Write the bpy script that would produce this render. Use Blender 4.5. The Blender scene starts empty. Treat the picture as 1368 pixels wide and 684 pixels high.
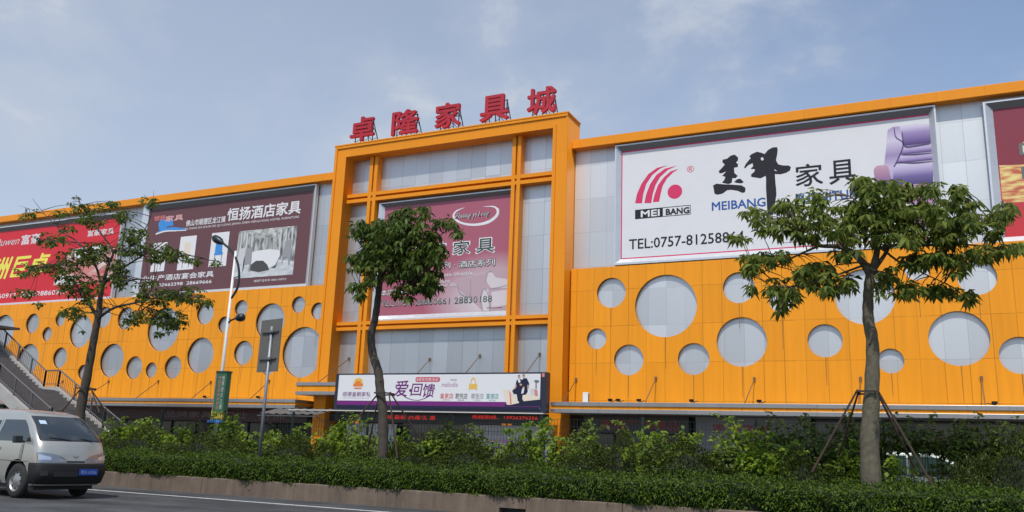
import bpy, bmesh, math, random
import numpy as np
from mathutils import Vector, Matrix
R_ = math.radians
random.seed(7); RNG = np.random.default_rng(11)
SC = bpy.context.scene
COL = SC.collection

# ------------------------------------------------------------------ camera
FPX = 1135.66768
YAW, PITCH, ROLL = 0.45603195, 0.226382264, 0.0369573612
CAMP = Vector((0, 0, 1.4))
_fw = Vector((-math.sin(YAW)*math.cos(PITCH), math.cos(YAW)*math.cos(PITCH), math.sin(PITCH)))
_r0 = Vector((math.cos(YAW), math.sin(YAW), 0))
_u0 = _r0.cross(_fw)
_rr = math.cos(ROLL)*_r0 + math.sin(ROLL)*_u0
_uu = math.cos(ROLL)*_u0 - math.sin(ROLL)*_r0
cam = bpy.data.cameras.new('camera'); cam.sensor_width = 36.0; cam.lens = 36*FPX/1368
cam.clip_start = 0.1; cam.clip_end = 3000
co = bpy.data.objects.new('camera', cam); COL.objects.link(co)
co.matrix_world = Matrix(((_rr.x, _uu.x, -_fw.x, CAMP.x), (_rr.y, _uu.y, -_fw.y, CAMP.y), (_rr.z, _uu.z, -_fw.z, CAMP.z), (0, 0, 0, 1)))
SC.camera = co

# ------------------------------------------------------------------ light
SUN_EL, SUN_AZ = R_(57), R_(8)      # azimuth measured from straight behind the camera's facade normal towards +x
to_sun = Vector((math.sin(SUN_AZ)*math.cos(SUN_EL), -math.cos(SUN_AZ)*math.cos(SUN_EL), math.sin(SUN_EL)))
sl = bpy.data.lights.new('sun', 'SUN'); sl.energy = 2.9; sl.angle = R_(0.9); sl.color = (1.0, 0.955, 0.88)
so = bpy.data.objects.new('sun', sl); COL.objects.link(so); so.location = (0, -30, 60)
so.rotation_euler = to_sun.to_track_quat('Z', 'Y').to_euler()
SC.view_settings.view_transform = 'Standard'; SC.view_settings.look = 'None'
SC.view_settings.exposure = 0.17; SC.view_settings.gamma = 1
W = bpy.data.worlds.new('World'); SC.world = W; W.use_nodes = True
nt = W.node_tree; nt.nodes.clear()
def N(t, nt_=None, **k):
    n = (nt_ or nt).nodes.new(t)
    for a, b in k.items(): setattr(n, a, b)
    return n
wo = N('ShaderNodeOutputWorld'); bg = N('ShaderNodeBackground'); bg.inputs[1].default_value = 0.145
sky = N('ShaderNodeTexSky', sky_type='NISHITA'); sky.sun_disc = False; sky.sun_elevation = SUN_EL
sky.sun_rotation = math.pi - SUN_AZ; sky.altitude = 0; sky.air_density = 1.0; sky.dust_density = 1.0; sky.ozone_density = 2.6
tc = N('ShaderNodeTexCoord'); mp = N('ShaderNodeMapping'); mp.inputs['Scale'].default_value = (2.0, 2.0, 3.0)
mp.inputs['Location'].default_value = (1.35, 0.7, 0.15)
nz = N('ShaderNodeTexNoise'); nz.inputs['Scale'].default_value = 1.9; nz.inputs['Detail'].default_value = 8; nz.inputs['Roughness'].default_value = 0.56; nz.inputs['Distortion'].default_value = 0.15
rp = N('ShaderNodeValToRGB'); rp.color_ramp.elements[0].position = 0.50; rp.color_ramp.elements[1].position = 0.73
rp.color_ramp.elements[0].color = (0.02, 0.02, 0.02, 1); rp.color_ramp.elements[1].color = (0.85, 0.85, 0.85, 1)
mx = N('ShaderNodeMix', data_type='RGBA'); mx.inputs['B'].default_value = (3.55, 3.85, 4.35, 1)
L = nt.links.new
L(tc.outputs['Generated'], mp.inputs[0]); L(mp.outputs[0], nz.inputs['Vector']); L(nz.outputs[0], rp.inputs[0])
dt = N('ShaderNodeVectorMath', operation='DOT_PRODUCT'); dt.inputs[1].default_value = (-.83, .55, -.25); hz = N('ShaderNodeMapRange'); hz.inputs[1].default_value = .10; hz.inputs[2].default_value = 1.0; hz.inputs[3].default_value = .0; hz.inputs[4].default_value = .66
am = N('ShaderNodeMath', operation='MAXIMUM'); am.use_clamp = True; sm = N('ShaderNodeMath', operation='MULTIPLY_ADD'); sm.inputs[1].default_value = .35
L(tc.outputs['Generated'], dt.inputs[0]); L(dt.outputs['Value'], hz.inputs[0]); L(rp.outputs[0], am.inputs[0]); L(hz.outputs[0], am.inputs[1]); L(rp.outputs[0], sm.inputs[0]); L(am.outputs[0], sm.inputs[2]); sm.use_clamp = True
L(sm.outputs[0], mx.inputs['Factor']); L(sky.outputs[0], mx.inputs['A']); L(mx.outputs['Result'], bg.inputs[0]); L(bg.outputs[0], wo.inputs[0])

# ------------------------------------------------------------------ helpers
def ray(px, py): return float((px-684)/FPX)*_rr - float((py-342)/FPX)*_uu + _fw
def P(px, py, Y):
    d = ray(px, py); return CAMP + d*((Y-CAMP.y)/d.y)
class Crop:                       # a measured patch of the elevation: pixel patch -> wall coordinates (x, z) on the plane y = Y
    def __init__(s, ox, oy, k, Y): s.o = (ox, oy); s.k = k; s.Y = Y
    def __call__(s, x, y):
        p = P(s.o[0]+x/s.k, s.o[1]+y/s.k, s.Y); return (p.x, p.z)
    def poly(s, pts): return [s(*p) for p in pts]
def lin(c): c /= 255; return c/12.92 if c <= .04045 else ((c+.055)/1.055)**2.4
def C3(r, g, b, k=1.0): return (min(lin(r)*k, .9), min(lin(g)*k, .9), min(lin(b)*k, .9))
MATS = {}
def mat(name, col, rough=0.6, metal=0.0, spec=0.5, emit=None, noise=0.0, nscale=3.0, bump=0.0, bscale=40.0, coat=0.0):
    if name in MATS: return MATS[name]
    m = bpy.data.materials.new(name); m.use_nodes = True; t = m.node_tree; b = t.nodes['Principled BSDF']
    b.inputs['Base Color'].default_value = (*col, 1); b.inputs['Roughness'].default_value = rough
    b.inputs['Metallic'].default_value = metal; b.inputs['Specular IOR Level'].default_value = spec
    b.inputs['Coat Weight'].default_value = coat
    if emit: b.inputs['Emission Color'].default_value = (*emit[0], 1); b.inputs['Emission Strength'].default_value = emit[1]
    if noise or bump:
        g = N('ShaderNodeNewGeometry', t)
        if noise:
            n = N('ShaderNodeTexNoise', t); n.inputs['Scale'].default_value = nscale; n.inputs['Detail'].default_value = 7; n.inputs['Roughness'].default_value = .62
            t.links.new(g.outputs['Position'], n.inputs['Vector'])
            mr = N('ShaderNodeMapRange', t); mr.inputs[1].default_value = .25; mr.inputs[2].default_value = .75; mr.inputs[3].default_value = 1-noise; mr.inputs[4].default_value = 1+noise
            t.links.new(n.outputs[0], mr.inputs[0])
            v = N('ShaderNodeVectorMath', t, operation='SCALE'); v.inputs[0].default_value = col
            t.links.new(mr.outputs[0], v.inputs['Scale']); t.links.new(v.outputs[0], b.inputs['Base Color'])
        if bump:
            n2 = N('ShaderNodeTexNoise', t); n2.inputs['Scale'].default_value = bscale; n2.inputs['Detail'].default_value = 5
            t.links.new(g.outputs['Position'], n2.inputs['Vector'])
            bp = N('ShaderNodeBump', t); bp.inputs['Strength'].default_value = bump; bp.inputs['Distance'].default_value = .02
            t.links.new(n2.outputs[0], bp.inputs['Height']); t.links.new(bp.outputs[0], b.inputs['Normal'])
    MATS[name] = m; return m
def panel_mat(name, col, sx, sz, ox, oz, lw, dark, rough, metal, vary, streak=.1, bumpy=.0):
    """cladding sheets: joints every sx / sz metres, each sheet a slightly different tone, faint rain streaks"""
    m = bpy.data.materials.new(name); m.use_nodes = True; t = m.node_tree; b = t.nodes['Principled BSDF']; K = t.links.new
    b.inputs['Roughness'].default_value = rough; b.inputs['Metallic'].default_value = metal
    if not metal: b.inputs['Specular IOR Level'].default_value = .22
    def M(op, a, bb=None, c=None):
        n = N('ShaderNodeMath', t, operation=op)
        for i, x in enumerate((a, bb, c)):
            if x is None: continue
            if isinstance(x, (int, float)): n.inputs[i].default_value = x
            else: K(x, n.inputs[i])
        return n.outputs[0]
    g = N('ShaderNodeNewGeometry', t); s = N('ShaderNodeSeparateXYZ', t); K(g.outputs['Position'], s.inputs[0])
    u = M('DIVIDE', M('SUBTRACT', M('ADD', s.outputs[0], s.outputs[1]), ox), sx); w = M('DIVIDE', M('SUBTRACT', s.outputs[2], oz), sz)
    fu = M('FLOOR', u); fw = M('FLOOR', w)
    def edge(v, wid): return M('LESS_THAN', M('ABSOLUTE', M('SUBTRACT', M('FRACT', M('ADD', v, .5)), .5)), wid)
    ln = M('MAXIMUM', edge(u, lw/sx), edge(w, lw*.8/sz))
    # some vertical joints are filled darker than others
    cj = N('ShaderNodeCombineXYZ', t); K(M('ROUND', u), cj.inputs[0]); wj = N('ShaderNodeTexWhiteNoise', t); K(cj.outputs[0], wj.inputs[0])
    ln = M('MULTIPLY', ln, M('MULTIPLY_ADD', wj.outputs[0], .75, .25))
    cb = N('ShaderNodeCombineXYZ', t); K(fu, cb.inputs[0]); K(fw, cb.inputs[1])
    wn = N('ShaderNodeTexWhiteNoise', t); K(cb.outputs[0], wn.inputs[0])
    st = N('ShaderNodeTexNoise', t); st.inputs['Scale'].default_value = 1; st.inputs['Detail'].default_value = 5
    cs = N('ShaderNodeCombineXYZ', t); K(M('MULTIPLY', M('ADD', s.outputs[0], s.outputs[1]), 5.0), cs.inputs[0]); K(M('MULTIPLY', s.outputs[2], .35), cs.inputs[2])
    K(cs.outputs[0], st.inputs['Vector'])
    tone = M('ADD', M('MULTIPLY_ADD', wn.outputs[0], vary, 1-vary/2), M('MULTIPLY_ADD', st.outputs[0], streak*2, -streak))
    tone = M('MULTIPLY', tone, M('MULTIPLY_ADD', ln, dark-1, 1))
    v = N('ShaderNodeVectorMath', t, operation='SCALE'); v.inputs[0].default_value = col; K(tone, v.inputs['Scale']); K(v.outputs[0], b.inputs['Base Color'])
    # sheets sit at slightly different angles
    if bumpy:
        sb = N('ShaderNodeVectorMath', t, operation='SUBTRACT'); K(wn.outputs[1], sb.inputs[0]); sb.inputs[1].default_value = (.5, .5, .5)
        sc_ = N('ShaderNodeVectorMath', t, operation='SCALE'); K(sb.outputs[0], sc_.inputs[0]); sc_.inputs['Scale'].default_value = bumpy
        ad = N('ShaderNodeVectorMath', t, operation='ADD'); K(sc_.outputs[0], ad.inputs[0]); K(g.outputs['Normal'], ad.inputs[1])
        nn = N('ShaderNodeVectorMath', t, operation='NORMALIZE'); K(ad.outputs[0], nn.inputs[0]); K(nn.outputs[0], b.inputs['Normal'])
    return m
def leaf_mat(name, c1, c2, trans=.35, rough=.45):
    m = bpy.data.materials.new(name); m.use_nodes = True; t = m.node_tree; K = t.links.new; t.nodes.clear()
    g = N('ShaderNodeNewGeometry', t); r = N('ShaderNodeValToRGB', t); e = r.color_ramp.elements
    e[0].color = (*c1, 1); e[1].color = (*c2, 1); e[0].position = .1; e[1].position = .95
    K(g.outputs['Random Per Island'], r.inputs[0])
    p = N('ShaderNodeBsdfPrincipled', t); p.inputs['Roughness'].default_value = rough; p.inputs['Specular IOR Level'].default_value = .22
    tr = N('ShaderNodeBsdfTranslucent', t); mxs = N('ShaderNodeMixShader', t); mxs.inputs[0].default_value = trans
    hs = N('ShaderNodeHueSaturation', t); hs.inputs['Value'].default_value = 1.5; hs.inputs['Hue'].default_value = .485
    K(r.outputs[0], p.inputs['Base Color']); K(r.outputs[0], hs.inputs['Color']); K(hs.outputs[0], tr.inputs[0])
    o = N('ShaderNodeOutputMaterial', t); K(p.outputs[0], mxs.inputs[1]); K(tr.outputs[0], mxs.inputs[2]); K(mxs.outputs[0], o.inputs[0])
    return m
def tag(o, label=None, cat=None, group=None, kind=None):
    if label: o['label'] = label
    if cat: o['category'] = cat
    if group: o['group'] = group
    if kind: o['kind'] = kind
    return o
def empty(name, loc, label, cat, group=None, rz=0):
    o = bpy.data.objects.new(name, None); COL.objects.link(o); o.location = loc; o.rotation_euler = (0, 0, rz); o.empty_display_size = .3
    return tag(o, label, cat, group)
def root_loc(p):
    v = Vector((0, 0, 0))
    while p is not None: v += Vector(p.location); p = p.parent
    return v
def link_mesh(name, me, m, parent=None, base=None, local=False, smooth=False):
    """me holds world coordinates (or the parent's own, local=True)"""
    o = bpy.data.objects.new(name, me); COL.objects.link(o)
    if m is not None: me.materials.append(m)
    if parent is not None:
        o.parent = parent
        if not local: me.transform(Matrix.Translation(-root_loc(parent)))
    elif base is not None:
        o.location = base
        if not local: me.transform(Matrix.Translation(-Vector(base)))
    if smooth: me.polygons.foreach_set('use_smooth', [True]*len(me.polygons))
    me.update(); return o
class MB:
    def __init__(s): s.v = []; s.f = []
    def add(s, v, f):
        n = len(s.v); s.v += [tuple(p) for p in v]; s.f += [tuple(i+n for i in q) for q in f]; return s
    def box(s, x0, x1, y0, y1, z0, z1):
        v = [(x0,y0,z0),(x1,y0,z0),(x1,y1,z0),(x0,y1,z0),(x0,y0,z1),(x1,y0,z1),(x1,y1,z1),(x0,y1,z1)]
        return s.add(v, [(0,3,2,1),(4,5,6,7),(0,1,5,4),(1,2,6,5),(2,3,7,6),(3,0,4,7)])
    def bar(s, a, b, w, h=None):
        h = h or w; a = Vector(a); b = Vector(b); d = (b-a).normalized(); up = Vector((0,0,1)) if abs(d.z) < .95 else Vector((1,0,0))
        r = d.cross(up).normalized(); u = r.cross(d); v = []
        for p in (a, b):
            for i, j in ((-1,-1),(1,-1),(1,1),(-1,1)): v.append(p + r*i*w/2 + u*j*h/2)
        return s.add(v, [(0,3,2,1),(4,5,6,7),(0,1,5,4),(1,2,6,5),(2,3,7,6),(3,0,4,7)])
    def tube(s, pts, rad, n=8, cap=True):
        pts = [Vector(p) for p in pts]; k = len(pts)
        rad = [rad]*k if isinstance(rad, (int, float)) else list(rad); v = []; ref = None
        for i, p in enumerate(pts):
            d = (pts[min(i+1,k-1)]-pts[max(i-1,0)]).normalized()
            if ref is None: ref = Vector((1,0,0)) if abs(d.x) < .8 else Vector((0,1,0))
            r = (ref - d*ref.dot(d)).normalized(); ref = r; u = d.cross(r)
            for j in range(n):
                a = 2*math.pi*j/n; v.append(p + (r*math.cos(a)+u*math.sin(a))*rad[i])
        f = [(i*n+j, i*n+(j+1)%n, (i+1)*n+(j+1)%n, (i+1)*n+j) for i in range(k-1) for j in range(n)]
        if cap: f += [tuple(range(n-1,-1,-1)), tuple((k-1)*n+j for j in range(n))]
        return s.add(v, f)
    def sweep(s, prof, x0, x1):     # profile of (y, z) swept along x
        n = len(prof); v = [(x0, y, z) for y, z in prof]+[(x1, y, z) for y, z in prof]
        return s.add(v, [(i, (i+1)%n, n+(i+1)%n, n+i) for i in range(n)]+[tuple(range(n-1,-1,-1)), tuple(range(n, 2*n))])
    def lathe(s, prof, cx, cy, n=16):
        v = []; k = len(prof)
        for r, z in prof:
            for j in range(n): a = 2*math.pi*j/n; v.append((cx+r*math.cos(a), cy+r*math.sin(a), z))
        f = [(i*n+j, i*n+(j+1)%n, (i+1)*n+(j+1)%n, (i+1)*n+j) for i in range(k-1) for j in range(n)]
        return s.add(v, f+[tuple(range(n-1,-1,-1)), tuple((k-1)*n+j for j in range(n))])
    def mesh(s, name):
        me = bpy.data.meshes.new(name); me.from_pydata(s.v, [], s.f); me.validate(); return me
    def build(s, name, m, parent=None, base=None, local=False, smooth=False, bevel=0):
        o = link_mesh(name, s.mesh(name), m, parent, base, local, smooth)
        if bevel:
            b = o.modifiers.new('bevel', 'BEVEL'); b.width = bevel; b.segments = 2; b.limit_method = 'ANGLE'
        return o
def smooth_path(pts, sub=4):
    p = [Vector(q) for q in pts]; out = []
    for i in range(len(p)-1):
        a = p[max(i-1,0)]; b = p[i]; c = p[i+1]; d = p[min(i+2,len(p)-1)]
        for k in range(sub):
            t = k/sub; out.append(.5*((2*b)+(c-a)*t+(2*a-5*b+4*c-d)*t*t+(3*b-a-3*c+d)*t**3))
    out.append(p[-1]); return out
def from_curve(cu):
    o = bpy.data.objects.new('tmp', cu); COL.objects.link(o); bpy.context.view_layer.update()
    me = bpy.data.meshes.new_from_object(o.evaluated_get(bpy.context.evaluated_depsgraph_get()))
    bpy.data.objects.remove(o); bpy.data.curves.remove(cu); return me
ROT = Matrix.Rotation(math.pi/2, 4, 'X')     # drawing plane (x, y) -> wall plane (x, z), thickness towards the viewer
def poly2d(name, loops, Y, th, m, parent=None, base=None):
    """outlines in wall coordinates (x, z), holes allowed; back face at y = Y, front at Y - th"""
    cu = bpy.data.curves.new(name, 'CURVE'); cu.dimensions = '2D'; cu.fill_mode = 'BOTH'; cu.extrude = th/2
    for lp in loops:
        s = cu.splines.new('POLY'); s.points.add(len(lp)-1); s.use_cyclic_u = True
        for q, (x, z) in zip(s.points, lp): q.co = (x, z, 0, 1)
    me = from_curve(cu); me.name = name; me.transform(Matrix.Translation((0, Y-th/2, 0)) @ ROT)
    return link_mesh(name, me, m, parent, base)
def circle_loop(x, z, r, n=48): return [(x+r*math.cos(2*math.pi*i/n), z+r*math.sin(2*math.pi*i/n)) for i in range(n)]
def rect(x0, x1, z0, z1): return [(x0,z0),(x1,z0),(x1,z1),(x0,z1)]
def text_mesh(body, x0, x1, z0, z1, Y, th=0.0, bold=0.0, shear=0.0, res=2):
    """writing fitted into x0..x1, z0..z1; heavy weights are built up from a few shifted layers a fraction of a millimetre apart"""
    cu = bpy.data.curves.new('t', 'FONT'); cu.body = body; cu.resolution_u = res; cu.shear = shear; cu.extrude = .5 if th else 0
    me = from_curve(cu); n = len(me.vertices); a = np.zeros(n*3); me.vertices.foreach_get('co', a); a = a.reshape(-1,3)
    lo, hi = a.min(0), a.max(0); hgt = z1-z0; b = max(bold, 0)*hgt*.8
    fs = [tuple(p.vertices) for p in me.polygons]; bpy.data.meshes.remove(me)
    k = 1 if b < .004 else 8; vv = []; ff = []
    for i in range(k):
        ox, oz = (0, 0) if k == 1 else (b*math.cos(2*math.pi*i/k+.4), b*math.sin(2*math.pi*i/k+.4))
        v = np.empty_like(a); v[:,0] = x0+b+(a[:,0]-lo[0])/(hi[0]-lo[0])*(x1-x0-2*b)+ox; v[:,2] = z0+b+(a[:,1]-lo[1])/(hi[1]-lo[1])*(z1-z0-2*b)+oz
        v[:,1] = (Y-(a[:,2]+.5)*th if th else Y)-i*(.002 if th else .0003)
        ff += [tuple(q+len(vv) for q in f) for f in fs]; vv += [tuple(q) for q in v]
    out = bpy.data.meshes.new('lettering'); out.from_pydata(vv, [], ff); out.update(); return out
def lettering(body, parent, m, cr, xl, xr, zb, zt, lay=1, name='lettering', bold=0.0, shear=0.0):
    """flat printed writing; xl / xr / zb / zt are measured points that give its left, right, bottom and top"""
    me = text_mesh(body, cr(*xl)[0], cr(*xr)[0], cr(*zb)[1], cr(*zt)[1], cr.Y-.004*lay, 0, bold, shear)
    return link_mesh(name, me, m, parent)
def printed(name, loops, parent, m, cr, lay=1): return poly2d(name, loops, cr.Y-.004*lay+.001, .001, m, parent)
def strip(pts, ws):                # a brush stroke of changing width as one outline
    p = smooth_path([(x, z, 0) for x, z in pts], 6); k = len(p)
    w = np.interp(np.linspace(0, len(ws)-1, k), range(len(ws)), ws); a = []; b = []
    for i in range(k):
        d = (p[min(i+1,k-1)]-p[max(i-1,0)]).normalized(); n_ = Vector((-d.y, d.x, 0))
        a.append(tuple((p[i]+n_*w[i]/2)[:2])); b.append(tuple((p[i]-n_*w[i]/2)[:2]))
    return a+b[::-1]
def quads_mesh(name, V):           # V: (n, 4, 3)
    n = len(V); me = bpy.data.meshes.new(name); me.vertices.add(n*4); me.loops.add(n*4); me.polygons.add(n)
    me.vertices.foreach_set('co', V.reshape(-1).astype(np.float32)); me.loops.foreach_set('vertex_index', np.arange(n*4, dtype=np.int32))
    me.polygons.foreach_set('loop_start', np.arange(0, n*4, 4, dtype=np.int32)); me.polygons.foreach_set('loop_total', np.full(n, 4, dtype=np.int32))
    me.update(); me.validate(); return me
def unit(a): return a/np.maximum(np.linalg.norm(a, axis=-1, keepdims=True), 1e-9)
def leaves(c, d, up, length, width, fold=.12, droop=.15):
    """diamond leaves: base c, axis d, face normal about up"""
    d = unit(d); s = unit(np.cross(d, up)); nrm = np.cross(s, d); l = length[:,None]; w = width[:,None]
    tip = c + d*l - np.array([0,0,1])*l*droop; mid = c + d*l*.45
    return np.stack([c, mid+s*w/2+nrm*l*fold, tip, mid-s*w/2+nrm*l*fold], 1)
def palmate(centers, size, k=6, sp=.35, tilt=-.55, wr=.34):
    n = len(centers); az = RNG.uniform(0, 2*np.pi, n)[:,None] + np.arange(k)[None]*2*np.pi/k + RNG.normal(0, .22, (n, k))
    el = RNG.normal(tilt, sp, (n, k)); d = np.stack([np.cos(az)*np.cos(el), np.sin(az)*np.cos(el), np.sin(el)], -1).reshape(-1,3)
    c = np.repeat(centers, k, 0) + d*.02; l = np.repeat(size, k)*RNG.uniform(.75, 1.15, n*k)
    up = np.tile(np.array([0,0,1.]), (n*k,1)) + RNG.normal(0, .25, (n*k,3))
    return leaves(c, d, up, l, l*wr, .08, .22)
def in_ball(n):
    v = unit(RNG.normal(size=(n,3))); return v*(RNG.uniform(0, 1, n)**(1/3))[:,None]

# ------------------------------------------------------------------ materials
ORANGE = panel_mat('orange_cladding', (.80, .295, .013), .83, 1.66, 36-12.6, 3.75, .016, .50, .42, 0, .10, .14)
ORANGE_TRIM = panel_mat('orange_frame_cladding', (.78, .272, .012), 1.7, 1.66, 36-12.6, 3.75, .008, .7, .42, 0, .04, .05)
SILVER = panel_mat('silver_cladding', (.57, .582, .585), .83, 1.66, 36.33+1.15, 1.63, .012, .62, .50, .90, .10, .025, .06)
SILVERD = panel_mat('silver_disc_cladding', (.60, .61, .61), .83, 1.66, 36.2-12.6, 3.75, .010, .66, .50, .90, .12, .02, .06)
SILVER_TRIM = mat('silver_trim', (.60, .62, .64), .4, .5, noise=.06)
GREYBAND = panel_mat('grey_canopy_edge', (.36, .35, .345), 1.24, 5, 34, 0, .01, .6, .33, .75, .10, .10)
CONC = mat('concrete', (.33, .29, .25), .9, noise=.22, nscale=2.2, bump=.3)
DARK = mat('dark_interior', (.018, .018, .02), .6)
BLACKM = mat('black_metal', (.012, .012, .014), .45, .3)
GREYM = mat('grey_metal', (.16, .165, .17), .5, .5, noise=.1)
GALV = mat('galvanised_steel', (.27,.28,.30), .5, .6, noise=.08)
WHITEP = mat('white_paint', (.72, .72, .70), .45, noise=.05)
RED = mat('red_sign_paint', (.40, .010, .024), .55, noise=.08)
INK = {k: mat('print_'+k, v, .55, spec=.2) for k, v in dict(white=(.70,.70,.71), black=(.022,.022,.028), blue=(.03,.10,.32), pinkred=(.62,.045,.13),
    yellow=(.80,.72,.12), purple=(.16,.025,.17), red=(.62,.03,.03), green=(.03,.22,.08), teal=(.06,.32,.30), gold=(.70,.45,.10), mauve=(.45,.25,.42),
    grey=(.30,.30,.32), darkgreen=(.04,.07,.06), skyblue=(.06,.26,.62), pale=(.55,.56,.56), cream=(.70,.62,.50), skin=(.55,.33,.24), navy=(.018,.022,.05),
    mid=(.15,.155,.155), rose=(.60,.22,.20), orange=(.70,.20,.03)).items()}

# ------------------------------------------------------------------ ground
def sheet(name, x0, x1, y0, y1, z, m):
    return tag(MB().add([(x0,y0,z),(x1,y0,z),(x1,y1,z),(x0,y1,z)], [(0,1,2,3)]).build(name, m), kind='structure')
ASPH = mat('asphalt', (.058, .060, .061), .85, noise=.22, nscale=5, bump=.6, bscale=70)
def worn_road():
    t = ASPH.node_tree; b = t.nodes['Principled BSDF']; K = t.links.new; src = b.inputs['Base Color'].links[0].from_socket; g = N('ShaderNodeNewGeometry', t)
    for sc_, lo, hi, r0, r1 in (((.10,1.1,1), .62, 1.30, .35, .65), ((.6,.8,1), .72, 1.15, .42, .60)):       # wheel tracks along the road, broad stains
        m_ = N('ShaderNodeMapping', t); m_.inputs['Scale'].default_value = sc_; n = N('ShaderNodeTexNoise', t); n.inputs['Scale'].default_value = 1; n.inputs['Detail'].default_value = 6
        r = N('ShaderNodeMapRange', t); r.inputs[1].default_value = r0; r.inputs[2].default_value = r1; r.inputs[3].default_value = lo; r.inputs[4].default_value = hi
        v = N('ShaderNodeVectorMath', t, operation='SCALE'); K(g.outputs['Position'], m_.inputs[0]); K(m_.outputs[0], n.inputs['Vector']); K(n.outputs[0], r.inputs[0]); K(src, v.inputs[0]); K(r.outputs[0], v.inputs['Scale']); src = v.outputs[0]
    K(src, b.inputs['Base Color'])
worn_road()
sheet('ground', -700, 700, -700, 900, -.03, mat('earth', (.12, .10, .07), .95, noise=.2, nscale=.4))
sheet('road', -400, 400, -12, 18.05, 0, ASPH)
sheet('road_edge_line', -400, 400, 16.42, 16.58, .004, mat('road_paint', (.55, .55, .53), .75, noise=.4, nscale=7))
sheet('parking_lot', -120, 60, 22.9, 60, .30, mat('lot_paving', (.22, .21, .20), .85, noise=.15, nscale=1.5))
sheet('planting_bed', -120, 60, 18.2, 22.9, .36, mat('soil', (.045, .033, .02), .95, noise=.3, nscale=5))

# retaining wall with a drain mouth
def wall_mat():
    m = mat('kerb_wall_concrete', (.150, .112, .083), .92, noise=.2, nscale=1.8, bump=.35, bscale=30)
    t = m.node_tree; b = t.nodes['Principled BSDF']; K = t.links.new
    src = b.inputs['Base Color'].links[0].from_socket
    g = N('ShaderNodeNewGeometry', t); mp_ = N('ShaderNodeMapping', t); mp_.inputs['Scale'].default_value = (1.7, .0, .16)
    n = N('ShaderNodeTexNoise', t); n.inputs['Scale'].default_value = 2.4; n.inputs['Detail'].default_value = 6; n.inputs['Roughness'].default_value = .7
    K(g.outputs['Position'], mp_.inputs[0]); K(mp_.outputs[0], n.inputs['Vector'])
    r = N('ShaderNodeMapRange', t); r.inputs[1].default_value = .35; r.inputs[2].default_value = .7; r.inputs[3].default_value = .66; r.inputs[4].default_value = 1.2
    K(n.outputs[0], r.inputs[0]); v = N('ShaderNodeVectorMath', t, operation='SCALE'); K(src, v.inputs[0]); K(r.outputs[0], v.inputs['Scale']); K(v.outputs[0], b.inputs['Base Color'])
    return m
KW = wall_mat()
dx = P(684, 684, 18).x
wroot = empty('retaining_wall', (-10, 18, 0), 'low stained concrete kerb wall holding the hedge along the road', 'wall')
w = MB()
xx = -90.0
while xx < 50:
    x1 = xx+11.985
    for a, b in ((xx, min(x1, dx-.33)), (max(xx, dx+.33), x1)):
        if b-a > .02: w.sweep([(18.0, -.02), (18.25, -.02), (18.25, .42), (18.05, .42), (18.02, .40)], a, b)
    xx += 12.0
w.sweep([(18.0, .16), (18.02, .40), (18.05, .42), (18.25, .42), (18.25, .16)], dx-.329, dx+.329)
w.build('wall_body', KW, wroot, bevel=.006)
MB().box(dx-.33, dx+.33, 18.2, 18.23, -.02, .2).build('drain_opening', DARK, wroot)

# ------------------------------------------------------------------ the furniture mall
XL, XR = -76.0, 16.0
FX0, FX1 = -28.29, -14.60          # portal frame outer sides
bld = empty('furniture_mall', (-27, 36.3, .3), 'long orange and silver furniture mall with round silver panels and a tall portal frame', 'building')
# rear block and upper silver wall
MB().box(XL, XR, 36.5, 62, .3, 15.9).build('building_block', mat('block_render', (.35,.35,.36), .8), bld)
MB().box(XL, -28.3, 36.33, 36.49, 9.72, 15.7).build('upper_wall', SILVER, bld)
MB().box(-14.58, XR, 36.33, 36.49, 9.72, 15.7).build('upper_wall', SILVER, bld)
MB().box(-27.9, -15.0, 36.1, 36.49, 3.0, 16.9).build('infill_wall', SILVER, bld)
for a, b in ((XL, -28.3), (-14.59, XR)):
    MB().box(a, b, 35.87, 36.7, 15.70, 16.13).build('parapet', ORANGE_TRIM, bld, bevel=.01)
RS = (.46, .67, 1.03, 1.37)
DISCS = [(-12.59,8.59,.69),(-10.08,7.89,1.39),(-13.26,6.51,.47),(-11.75,5.54,.68),(-8.87,5.54,.68),(-6.84,6.23,1.04),(-6.9,8.54,.67),(-5.17,7.89,.50),(-1.98,7.93,1.12),(-3.55,6.2,.67),(-1.18,5.36,.48),(1.22,6.18,1.04),(3.16,5.51,.68),(2.0,8.48,.67),(-.03,8.94,.46),
 (-34.56,8.74,.48),(-32.36,7.92,1.02),(-32.18,5.47,.5),(-30.49,8.79,.46),(-29.13,8.39,.46),(-29.92,6.19,1.36),(-34.06,6.22,.68),(-37.26,6.14,1.02),(-35.71,7.86,.46),(-37.25,8.56,.66),(-40.44,7.72,1.3),(-39.28,5.47,.67),(-41.01,5.32,.46),(-42.46,5.48,.68),(-44.46,5.94,1.02),(-43.76,8.48,.69),(-45.72,8.62,.66),(-47.62,7.79,1.02),(-49.18,6.16,.66),(-46.86,5.25,.46),(-52.38,8.45,.66),(-50.78,7.71,.46),(-49.72,8.64,.47),(-55.29,7.96,1.17),(-52.26,6.06,1.05),
 (-57.6,8.6,.46),(-58.4,6.1,1.02),(5.4,7.4,1.04),(7.6,5.6,.67),(8.2,8.3,.48)]
GAP_SHADE = mat('gap_shade', (.035,.018,.008), .8)  # dark brown stands in for shade in the recess round the discs
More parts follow.
